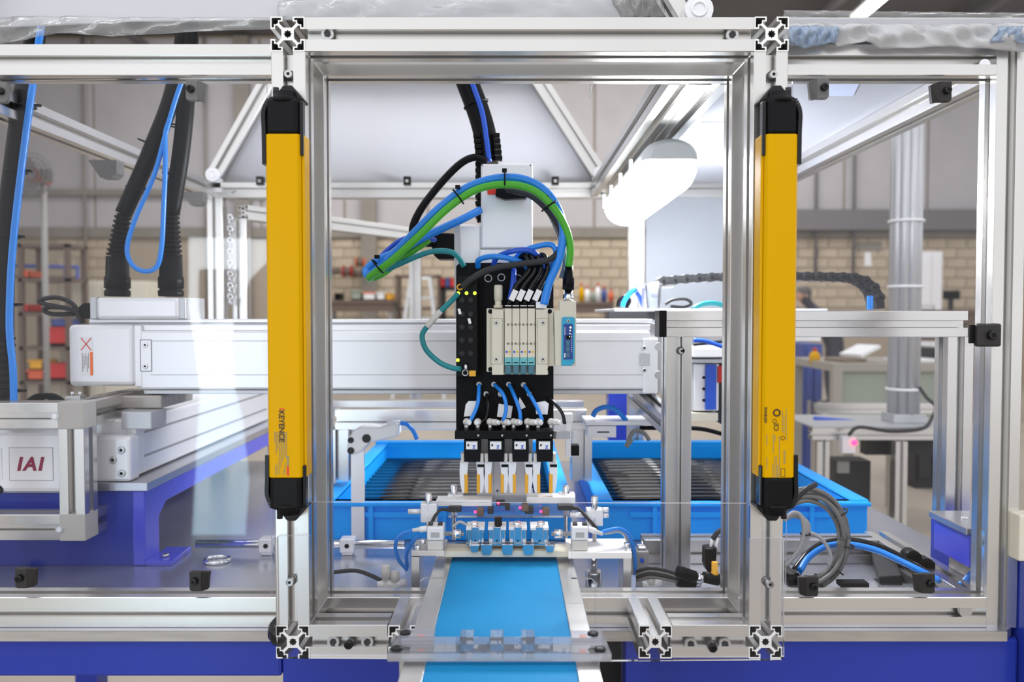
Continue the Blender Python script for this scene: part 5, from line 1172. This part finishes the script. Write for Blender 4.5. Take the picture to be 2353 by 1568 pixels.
hexbolt((Xr+.05, 1.36, ZB+.008), (0, 0, 1), .006, pd, 'bolt', 'bolt', .005)
# round tie rod and rings on the plate
q = M(); q.cyl(P(452, 1251, 1.40), P(812, 1251, 1.40), .0075, None, 18); q.cyl(P(822, 1251, 1.40), P(930, 1251, 1.40), .0075, None, 18); q.build
tr = thing('tie_rod', 'polished round rod lying low across the plate at left', 'rod', P(690, 1262, 1.40))
q = M(); q.cyl(P(452, 1251, 1.40), P(930, 1251, 1.40), .0075, None, 18); q.build('rod', 'chrome', tr)
for x in (800, 615):
    c = P(x, 1251, 1.40); q = M(); q.box(c+V((-.012, -.012, -.012)), c+V((.012, .012, .012))); q.box((c.x-.010, c.y-.008, ZB+.0003), (c.x+.010, c.y+.008, c.z-.012)); o = q.build('rod_clamp', 'silver', tr, bevel=.002); q = M(); q.cyl(c+V((0, -.012, 0)), c+V((0, -.013, 0)), .004, None, 12); q.build('screw', 'black', o)
q = M(); c = P(500, 1278, 1.36); c.z = ZB+.003; q.ring(c, (0, 0, 1), .020, .0035, 28, 8); tag(q.build('plate_ring', 'chrome'), 'flat chrome ring lying on the table plate at left', 'ring')
q = M(); c = P(600, 1338, 1.16); c.z = ZB; q.prism([c+V(k) for k in ((-.03, -.008, 0), (.12, -.008, 0), (.13, 0, 0), (.12, .012, 0), (-.03, .012, 0), (-.038, 0, 0))], (0, 0, .0008)); tag(q.build('plate_slot', 'brown'), 'dark elongated slot in the table plate left of conveyor', 'slot')
# white fittings on the plate left of the conveyor
for i, (x, y, lab) in enumerate(((887, 1325, 'taller white hose fitting on the plate left of conveyor'), (908, 1332, 'shorter white hose fitting on the plate left of conveyor'), (1496, 1340, 'cluster of white hose fittings on the plate right of conveyor'))):
    c = P(x, y, 1.19); t = thing('plate_fitting', lab, 'hose fitting', (c.x, c.y, ZB)); h_ = c.z-ZB+.008
    q = M(); q.lathe((c.x, c.y, ZB), (c.x, c.y, ZB+.045-.008*i), [(0, .008), (.4, .008), (.45, .0055), (.6, .0055), (.65, .0075), (1, .006)], 14); q.build('stem', 'fitting', t)
    q = M(); q.cyl((c.x-.012, c.y, ZB+.016), (c.x+.016, c.y, ZB+.020), .006, None, 12); q.build('branch', 'white', t)
cable('plate_cable', 'charcoal', px(5, 1.2), ((760, 1316, 1.24), (815, 1312, 1.24), (850, 1322, 1.22), (882, 1338, 1.20)), 1.2, 'dark cable lying on the plate left of the conveyor', 'cable', None, 8)
# small robot part and hose seen behind the left tote
vb = thing('white_valve_body', 'white machined body with hose fittings behind the left tote', 'machine part', P(850, 1050, 2.19))
q = M(); Yv = 1.47; q.pprism([(798, 1010), (812, 990), (830, 982), (870, 984), (914, 972), (914, 1004), (880, 1012), (850, 1018), (830, 1040), (806, 1048), (797, 1030)], Yv, .05); q.build('body', 'white', vb, bevel=.004)
for x, y, r in ((806, 1012, 7), (806, 1036, 8), (842, 1008, 10)):
    c = P(x, y, Yv-.0008); q = M(); q.cyl(c, c+V((0, -.001, 0)), px(r, Yv), None, 16); q.build('bore', 'charcoal', vb)
q = M(); a = P(890, 975, Yv+.02); q.cyl(a, P(920, 972, Yv+.02), px(7, Yv), None, 12); q.build('fitting', 'white', vb)
q = M(); q.tube(pts(((915, 972), (935, 976), (950, 992), (958, 1010)), Yv+.02), px(5, Yv), 8); q.build('hose', 'cable_blue', vb)
q = M(); q.box((P(805, 1040, Yv).x, Yv+.005, ZB+.0003), (P(835, 1040, Yv).x, Yv+.012, P(800, 1035, Yv).z)); q.build('stalk', 'silver', vb)
# ================================================================ right inner frame
YR = 1.27; yr = YR+A
rf_ = thing('inner_frame', 'aluminium profile stand with posts in the right half of cell', 'profile frame', P(1880, 1320, YR))
zr1 = P(1880, 715, YR).z; zr0 = zr1-.04
x0r = P(1532, 745, YR).x; x1r = P(2262, 745, YR).x
beam('front_rail', (x0r, yr, zr1-A), (min(x1r, .70), yr, zr1-A), rf_)
q = M(); q.rbox(1515, 713, 1532, 775, YR-.001, .042); q.build('end_cap', 'black', rf_, bevel=.001)
def zat(x): return P(x, 1, 1)
pc = P(1559, 1000, YR).x; pc2 = P(2206, 900, YR).x
p1_ = beam('post', (pc, yr, ZB+.0003), (pc, yr, zr0), rf_); beam('post', (pc2, yr, ZB+.0003), (pc2, yr, zr0), rf_)
beam('rear_rail', (x0r, 2.0, zr1-A-.03), (.74, 2.0, zr1-A-.03), rf_)
for x in (1852,): xx = P(x, 900, 2.0).x; beam('rear_post', (xx, 2.17, ZB+.0003), (xx, 2.17, zr0-.03), rf_)
slot_bolts(((1563, 806),), YR, p1_, 1)
q = M(); q.box((P(1392, 720, 1.75).x, 1.60, zr1+.0003), (P(1840, 720, 1.75).x, 1.99, zr1+.006)); q.build('top_plate', 'silver', rf_, bevel=.001)
q = M(); q.box((P(1392, 720, 1.65).x, 1.60, zr1-.016), (P(1530, 720, 1.65).x, 1.62, zr1)); q.build('plate_edge', 'charcoal', rf_)
for y in (1.40, 1.85): beam('cross_rail', (pc, y if y > 1.5 else YR+.04, zr1-A), (pc, 2.0 if y > 1.5 else 1.7, zr1-A), rf_) if y > 1.5 else None
for x, y in ((1514, 797), (1513, 862)):
    c = P(x, y, 1.36); q = M(); q.cyl(c, c+V((0, -.006, 0)), .007, None, 16); q.build('side_bolt', 'bolt', rf_)
# sloping brace below the rail
beam('brace', P(1462, 905, 1.5), P(1540, 975, 1.38), rf_, sc=.8)
q = M(); q.rbox(1345, 968, 1520, 978, 1.47, .08); q.build('lower_shelf', 'silver', rf_, bevel=.001)
q = M(); q.rbox(1350, 979, 1416, 1006, 1.475, .05); q.build('sensor_box', 'silver', rf_, bevel=.001)
q = M(); q.rbox(1372, 992, 1400, 995, 1.4745, .002); q.build('slot', 'charcoal', rf_)
q = M(); q.rbox(1398, 905, 1440, 1012, 1.62, .04); q.build('support_leg', 'blue_paint', rf_)
cable('box_hose', 'cable_blue', px(6, 1.47), ((1362, 958), (1370, 944), (1390, 936), (1412, 940), (1432, 958), (1438, 968)), 1.48, 'light blue hose arching over the grey sensor box', 'hose')
cable('box_cable', 'cable_grey', px(5, 1.45), ((1452, 1010), (1440, 1026), (1450, 1000), (1462, 990), (1480, 996), (1492, 1012)), 1.45, 'thin grey cable curling behind the inner post', 'cable', None, 8)
cable('box_cable', 'black', px(5, 1.5), ((1470, 984), (1540, 984), (1610, 986), (1668, 1000)), 1.5, 'black cable running behind the inner post', 'cable', None, 8)
# red pieces in the distance under the rail
# low cross profile with plate and right arm
lf = thing('floor_frame', 'low aluminium profiles lying on the table plate at right', 'profile frame', P(1800, 1340, 1.35))
beam('cross_beam', (P(1480, 1270, 1.345).x, 1.365, ZB+A+.0003), (.60, 1.365, ZB+A+.0003), lf)
sbk = thing('side_block', 'blue block with a steel cover plate beside the right post', 'block', (.65, 1.15, ZB))
za, ze = P(2150, 1262, 1.21).z, P(2150, 1192, 1.21).z
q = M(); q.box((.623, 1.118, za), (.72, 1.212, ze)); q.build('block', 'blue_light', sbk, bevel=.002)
q = M(); q.box((.618, 1.116, ze+.0002), (.725, 1.218, ze+.010)); q.build('cover_plate', 'steel_top', sbk, bevel=.0015)
q = M(); q.box((.640, 1.13, ZB+.0405), (.70, 1.20, za)); q.build('foot', 'steel', sbk)
q = M(); q.cyl((.645, 1.17, ze+.010), (.645, 1.17, ze+.012), .005, None, 14); q.build('screw', 'chrome', sbk)
# white shelf with electric modules under the right rail
mo = thing('electric_modules', 'white shelf with grey electric modules behind the inner post', 'electric module', P(1630, 965, 1.5))
q = M(); q.rbox(1592, 800, 1672, 822, 1.50, .12); q.build('shelf', 'white', mo, bevel=.002)
q = M(); q.rbox(1594, 836, 1652, 945, 1.53, .06); bmo = q.build('module', 'silver', mo, bevel=.002)
q = M(); q.rbox(1622, 838, 1646, 942, 1.522, .01); q.build('module_strip', 'cable_deep', bmo)
for y in (868, 894, 920): c = P(1617, y, 1.529); q = M(); q.cyl(c, c+V((0, -.001, 0)), px(3.4, 1.53), None, 12); q.build('hole', 'black', bmo)
q = M(); q.rbox(1650, 842, 1660, 880, 1.525, .02); q.build('red_strip', 'red', mo)
q = M(); q.rbox(1590, 950, 1650, 968, 1.52, .08); q.build('rail_foot', 'cream', mo)
q = M(); q.rbox(1588, 826, 1664, 834, 1.515, .09); q.build('hanging_plate', 'silver_grey', mo)
q = M(); q.rbox(1658, 806, 1664, 975, 1.56, .05); q.build('side_plate', 'charcoal', mo)
cable('tray_hose', 'cable_deep', px(5, 1.45), ((1594, 782), (1620, 784), (1645, 792), (1675, 802)), 1.46, 'blue hose tied under the right rail', 'hose', None, 8)
cable('tray_hose', 'charcoal', px(4, 1.45), ((1594, 792), (1612, 790), (1640, 786), (1675, 784)), 1.47, 'dark cable beside the blue hose under the rail', 'cable', None, 8)
# energy chain
ec = thing('energy_chain', 'black energy chain lying over the inner right frame', 'energy chain', P(1980, 715, 1.62))
Yc = 1.62
path = smooth_path([P(x, y, Yc) for x, y in ((1520, 647), (1600, 640), (1700, 636), (1800, 636), (1900, 637), (1960, 640), (1990, 654), (2008, 678), (2012, 712))], 30)
acc, last, links = 0.0, path[0], [path[0]]
for q_ in path[1:]:
    acc += (q_-last).length; last = q_
    if acc >= px(25.5, Yc): links.append(q_.copy()); acc = 0
for i in range(len(links)-1):
    a, e = links[i], links[i+1]; d = (e-a).normalized(); q = M(); h_ = px(21, Yc)
    q.obox(a, e, .05, h_*.82, (0, 0, 1) if abs(d.z) < .7 else (1, 0, 0)); q.cyl(a+V((0, -.027, 0)), a+V((0, .027, 0)), h_*.5, None, 18); q.cyl(a+V((0, -.029, 0)), a+V((0, -.027, 0)), h_*.16, None, 12, 1)
    q.build('link', ['charcoal', 'black_soft'], ec)
for s in (0, 1): q = M(); q.rbox(1994+s*7, 680, 1999+s*7, 712, Yc-.03, .004); q.build('hose', 'cable_blue', ec)
q = M(); a = P(1520, 650, Yc); q.prism([a+V(k) for k in ((.02, -.02, .008), (-.05, -.02, -.006), (-.05, -.02, -.010), (.02, -.02, -.010))], (0, .04, 0)); q.build('end_bracket', 'silver', ec)
q = M(); q.box(P(1478, 660, Yc)+V((0, -.02, 0)), P(1484, 712, Yc)+V((0, .02, 0))); q.build('end_post', 'silver', ec)
cup = thing('clear_cup', 'clear plastic cup standing at the start of energy chain', 'cup', P(1501, 712, 1.60))
a, e = P(1501, 713, 1.60), P(1501, 652, 1.60); a.z = zr1+.0063; q = M(); q.lathe(a, e, [(0, px(15, 1.6)), (.9, px(20, 1.6)), (.92, px(22, 1.6)), (1, px(22, 1.6)), (.98, px(20.5, 1.6)), (.06, px(14, 1.6))], 24, 0, False); q.build('wall', 'cup', cup)
q = M(); q.rbox(1496, 664, 1510, 684, 1.5868, .0005); q.build('blank_label', 'paper', cup)
cable('chain_hose', 'cable_blue', px(6, 1.62), ((1430, 706), (1436, 690), (1450, 672), (1462, 664)), 1.63, 'short blue hose end left of the clear cup', 'hose')
cable('chain_hose', 'cable_deep', px(5, 1.62), ((1462, 672), (1470, 684), (1478, 704)), 1.64, 'deep blue hose beside the clear cup', 'hose')
cable('chain_cable', 'black', px(5, 1.62), ((1420, 706), (1424, 690), (1438, 682), (1446, 692), (1438, 708)), 1.65, 'black cable loop left of the clear cup', 'cable')
cable('chain_cable', 'charcoal', px(4, 1.62), ((1528, 700), (1545, 690), (1575, 688), (1588, 698), (1570, 706), (1540, 704)), 1.66, 'dark cable loop right of the clear cup', 'cable', None, 8)
cable('chain_hose', 'cable_teal', px(6, 1.62), ((1590, 712), (1612, 700), (1640, 697), (1670, 704)), 1.66, 'teal hose arching low under the energy chain', 'hose')
# ================================================================ cable coil and hoses on the plate at right
cc = thing('cable_coil', 'coil of grey cables tied up beside the right post', 'cable coil', P(1865, 1340, 1.22))
rr = random.Random(8)
for k in range(9):
    cx, cy, rx, ry, Y = 1858+rr.uniform(-5, 5), 1238+rr.uniform(-4, 4), 74+k*2.8, 90+k*3.2, 1.215+rr.uniform(-.012, .012)
    p_ = [P(cx+rx*math.cos(t_*math.pi/8), cy-ry*math.sin(t_*math.pi/8), Y+.006*math.sin(t_+k)) for t_ in range(17)]
    q = M(); q.tube(p_, px(5.2, Y), 8, 0, 4); q.build('cable_turn', 'cable_grey', cc)
for an in (-.15, -.75, .6, -1.3):
    c = P(1858+86*math.cos(an), 1238-104*math.sin(an), 1.215); d = V((-math.sin(an)*86, 0, math.cos(an)*104)); q = M(); q.ring(c, d, px(19, 1.21), .0014, 18, 6); q.build('cable_tie', 'charcoal', cc)
cs = thing('small_cable_coil', 'smaller coil of light grey cables nearest the right post', 'cable coil', P(1820, 1330, 1.19))
for k in range(4):
    p_ = pts(((1806, 1300), (1830+k*4, 1270-k*2), (1846+k*4, 1230), (1842+k*4, 1190+k*3), (1824, 1178+k*3), (1800, 1196)), 1.185+.004*k); q = M(); q.tube(p_, px(4.6, 1.18), 8, 0, 6); q.build('cable_turn', 'cable_lightgrey', cs)
q = M(); q.ring(P(1851, 1228, 1.19), (0, 0, 1), px(11, 1.19), .0013, 16, 6); q.build('cable_tie', 'charcoal', cs)
cable('lead_cable', 'cable_lightgrey', px(4.5, 1.18), ((1852, 1224), (1875, 1230), (1895, 1248), (1908, 1275), (1905, 1300)), 1.20, 'single light grey cable leaving the small coil', 'cable', None, 8)
cable('lead_cable', 'charcoal', px(6.5, 1.16), ((1818, 1165, 1.17), (1835, 1142, 1.17), (1855, 1124, 1.17), (1874, 1114, 1.18)), 1.17, 'dark cable leaving the right light curtain foot', 'cable', None, 8)
cable('floor_hose', 'cable_blue', px(7.5, 1.2), ((1838, 1312, 1.20), (1860, 1280, 1.22), (1900, 1256, 1.24), (1950, 1252, 1.24), (2010, 1264, 1.22), (2070, 1290, 1.19), (2120, 1315, 1.16), (2160, 1335, 1.14)), 1.2, 'blue hose arching over the coil towards lower right', 'hose')
cable('floor_hose', 'black_gloss', px(6.5, 1.2), ((1825, 1310, 1.21), (1860, 1268, 1.23), (1900, 1246, 1.25), (1960, 1242, 1.25), (2020, 1256, 1.23), (2075, 1282, 1.20), (2130, 1315, 1.17), (2180, 1345, 1.14)), 1.2, 'black hose arching just above the blue floor hose', 'hose')
cable('floor_hose', 'cable_blue', px(7, 1.14), ((2206, 1345), (2222, 1330), (2240, 1310)), 1.145, 'short blue hose piece below the blue side block', 'hose')
ff = thing('black_wedge', 'black wedge-shaped foot leaning on the low cross profile', 'foot block', P(2040, 1340, 1.28))
q = M(); q.prism([P(2002, 1266, 1.345), P(2050, 1256, 1.345), P(2072, 1322, 1.25), P(2018, 1326, 1.25)], (0, -.004, -.016)); q.build('wedge', 'charcoal', ff, bevel=.002)
q = M(); a = P(2040, 1330, 1.255); q.box((a.x-.016, 1.24, ZB+.0003), (a.x+.016, 1.27, a.z-.012)); q.build('stub', 'black_soft', ff)
q = M(); q.rbox(1933, 1341, 1998, 1352, 1.19, .02); tag(q.build('black_pad', 'black_soft', bevel=.001), 'flat black pad on the plate below the cable coil', 'pad')
for i, (x, y) in enumerate(((2095, 1288), (2126, 1306))):
    c = P(x, y, 1.20); q = M(); q.box(c+V((-.010, -.006, -.012)), c+V((.012, .014, .010))); q.cyl(c+V((0, -.006, .004)), c+V((0, .014, .004)), .012, None, 14); tag(q.build('hose_clip', 'black', bevel=.001), ('upper', 'lower')[i]+' black hose clip on the arching blue hose', 'hose clip')
# connectors behind the portal post, centre right
for i, (a, e, lab) in enumerate((((1555, 1312), (1600, 1328), 'upper black round connector right of the conveyor'), ((1615, 1326), (1655, 1334), 'second black round connector near the right post'), ((1556, 1336), (1596, 1344), 'lower black round connector right of the conveyor'), ((1806, 1334), (1836, 1330), 'black round connector below the small cable coil'))):
    p0, p1 = P(*a, 1.17+.01*i), P(*e, 1.17+.01*i); t = thing('round_connector', lab, 'connector', p0)
    q = M(); q.lathe(p0, p1, [(0, px(12, 1.17)), (.3, px(14, 1.17)), (.9, px(14, 1.17)), (1, px(11, 1.17))], 18); q.build('sleeve', 'black', t)
    d = (p1-p0); q = M(); q.lathe(p1, p1+d*.35, [(0, px(9, 1.17)), (.3, px(12, 1.17)), (.7, px(12, 1.17)), (1, px(8, 1.17))], 16); q.build('metal_nut', 'pad_orange' if i == 9 else 'chrome', t)
q = M(); q.pprism([(1622, 1262), (1648, 1260), (1646, 1300), (1640, 1318), (1626, 1316), (1621, 1300)], 1.20, .025)
t = thing('upright_plug', 'black upright plug with two white leads', 'connector', P(1634, 1318, 1.20)); q.build('body', 'black', t, bevel=.002)
for x in (1632, 1644): q = M(); q.cyl(P(x, 1262, 1.21), P(x+5, 1238, 1.21), px(3.5, 1.2), None, 10); q.build('lead', 'paper', t)
q = M(); q.tube(pts(((1638, 1240), (1648, 1225), (1662, 1216)), 1.21), px(6, 1.2), 8); q.build('cable', 'charcoal', t)
q = M(); a, e = P(1642, 1322, 1.18), P(1642, 1292, 1.18); q.lathe(a, e, [(0, px(9, 1.18)), (.2, px(9, 1.18)), (.25, px(7, 1.18)), (1, px(7, 1.18))], 16); tag(q.build('yellow_ferrule', 'pad_orange'), 'small yellow cable ferrule beside the upright plug', 'ferrule')
for i in range(4):
    cable('ground_cable', 'cable_grey' if i % 2 else 'charcoal', px(3.6, 1.17), ((1462, 1314+i*7, 1.19), (1490, 1306+i*7, 1.185), (1525, 1310+i*7, 1.18), (1556, 1320+i*6, 1.175)), 1.17, ('topmost', 'second', 'third', 'lowest')[i]+' of the thin cables running to the black connectors', 'cable', None, 8)
kn = thing('dial_box', 'small grey box with a blue dial right of the fixture', 'control box', P(1478, 1310, 1.22))
q = M(); q.rbox(1464, 1268, 1492, 1310, 1.22, .03); q.build('body', 'grey_plastic', kn, bevel=.003)
q = M(); c = P(1475, 1288, 1.2195); q.cyl(c, c+V((0, -.002, 0)), px(5, 1.22), None, 14); q.build('dial', 'cable_deep', kn)
q = M(); q.rbox(1466, 1258, 1486, 1267, 1.225, .02); q.build('cap', 'chrome', kn, bevel=.002)
q = M(); c = P(1478, 1310, 1.22); q.box((c.x-.008, 1.225, ZB+.0003), (c.x+.008, 1.24, c.z)); q.build('foot', 'silver_grey', kn)
# ================================================================ neighbouring bench with the tube column, far right
nb_ = thing('column_bench', 'aluminium bench beyond the cell carrying the tube column', 'profile frame', P(2010, 1200, 2.7))
Yn = 2.75; zt_n = P(2020, 978, Yn).z
beam('front_rail', P(1862, 996, Yn), P(2205, 996, Yn), nb_); beam('rear_rail', P(1872, 938, Yn+.55), P(2195, 938, Yn+.55), nb_)
z_ = P(1862, 996, Yn).z
q = M(); q.box((P(1862, 980, Yn).x, Yn-.02, z_+.0205), (P(2205, 980, Yn).x, Yn+.30, z_+.026)); q.build('bench_plate', 'silver_grey', nb_)
for x in (1888, 2066):
    a = P(x, 1010, Yn); beam('leg', (a.x, Yn, 0), (a.x, Yn, a.z-.005), nb_)
a = P(2190, 938, Yn+.55)
for x in (1880, 2185): a = P(x, 950, Yn+.55); beam('leg', (a.x, Yn+.55, 0), (a.x, Yn+.55, a.z-.012), nb_)
q = M(); q.rbox(1920, 1060, 2000, 1190, Yn+.1, .10); q.build('dark_box', 'charcoal', nb_); q = M(); q.rbox(1925, 1062, 1952, 1088, Yn+.09, .01); q.build('label', 'grey_plastic', nb_)
q = M(); q.rbox(1990, 1014, 2172, 1046, Yn+.06, .05); q.build('dark_panel', 'charcoal', nb_)
q = M(); q.rbox(1936, 1004, 1966, 1042, Yn-.06, .03); so = q.build('sensor', 'silver', nb_); q = M(); c = P(1964, 1018, Yn-.065); q.sph(c, px(6, Yn), 10, 6); q.build('red_light', 'led_red', so)
tc2 = thing('tube_column', 'silver fluted column tied with bands beyond the right panel', 'column', P(2078, 975, Yn+.1))
zc0 = z_+.0262; cx_ = P(2078, 800, Yn+.1).x; zc1 = P(2078, 60, Yn+.1).z
q = M()
for k in range(9):
    an = math.pi*2*k/9; q.cyl((cx_+.036*math.cos(an), Yn+.1+.036*math.sin(an), zc0+.03), (cx_+.036*math.cos(an), Yn+.1+.036*math.sin(an), zc1), .017, None, 12)
q.cyl((cx_, Yn+.1, zc0+.03), (cx_, Yn+.1, zc1), .036, None, 18); q.build('flutes', 'silver_grey', tc2)
q = M(); q.box((cx_-.055, Yn+.05, zc0), (cx_+.055, Yn+.15, zc0+.03)); q.build('base', 'silver_grey', tc2, bevel=.003)
for y in (505, 658, 897):
    q = M(); q.ring((cx_, Yn+.1, P(2078, y, Yn+.05).z), (0, 0, 1), .055, .005, 24, 6); q.build('band', 'white', tc2)
cable('column_cable', 'charcoal', .006, ((2112, 890, 2.8), (2130, 915, 2.78), (2150, 935, 2.76), (2142, 960, 2.75), (2120, 985, 2.72), (2050, 992, 2.70), (1975, 982, 2.69), (1950, 1000, 2.68)), 2.7, 'dark cable from the tube column along the bench', 'cable', None, 8)
cable('column_cable', 'cable_deep', .007, ((1870, 962, 2.9), (1950, 968, 2.9), (2040, 976, 2.9)), 2.9, 'blue hose behind the tube column base', 'hose', None, 8)
q = M(); c = P(2350, 1238, 1.05); q.box(c+V((-.004, 0, -.030)), c+V((.03, .03, .030)))
tag(q.build('terminal_box', 'cream', bevel=.002), 'cream terminal box at the right picture edge', 'box')
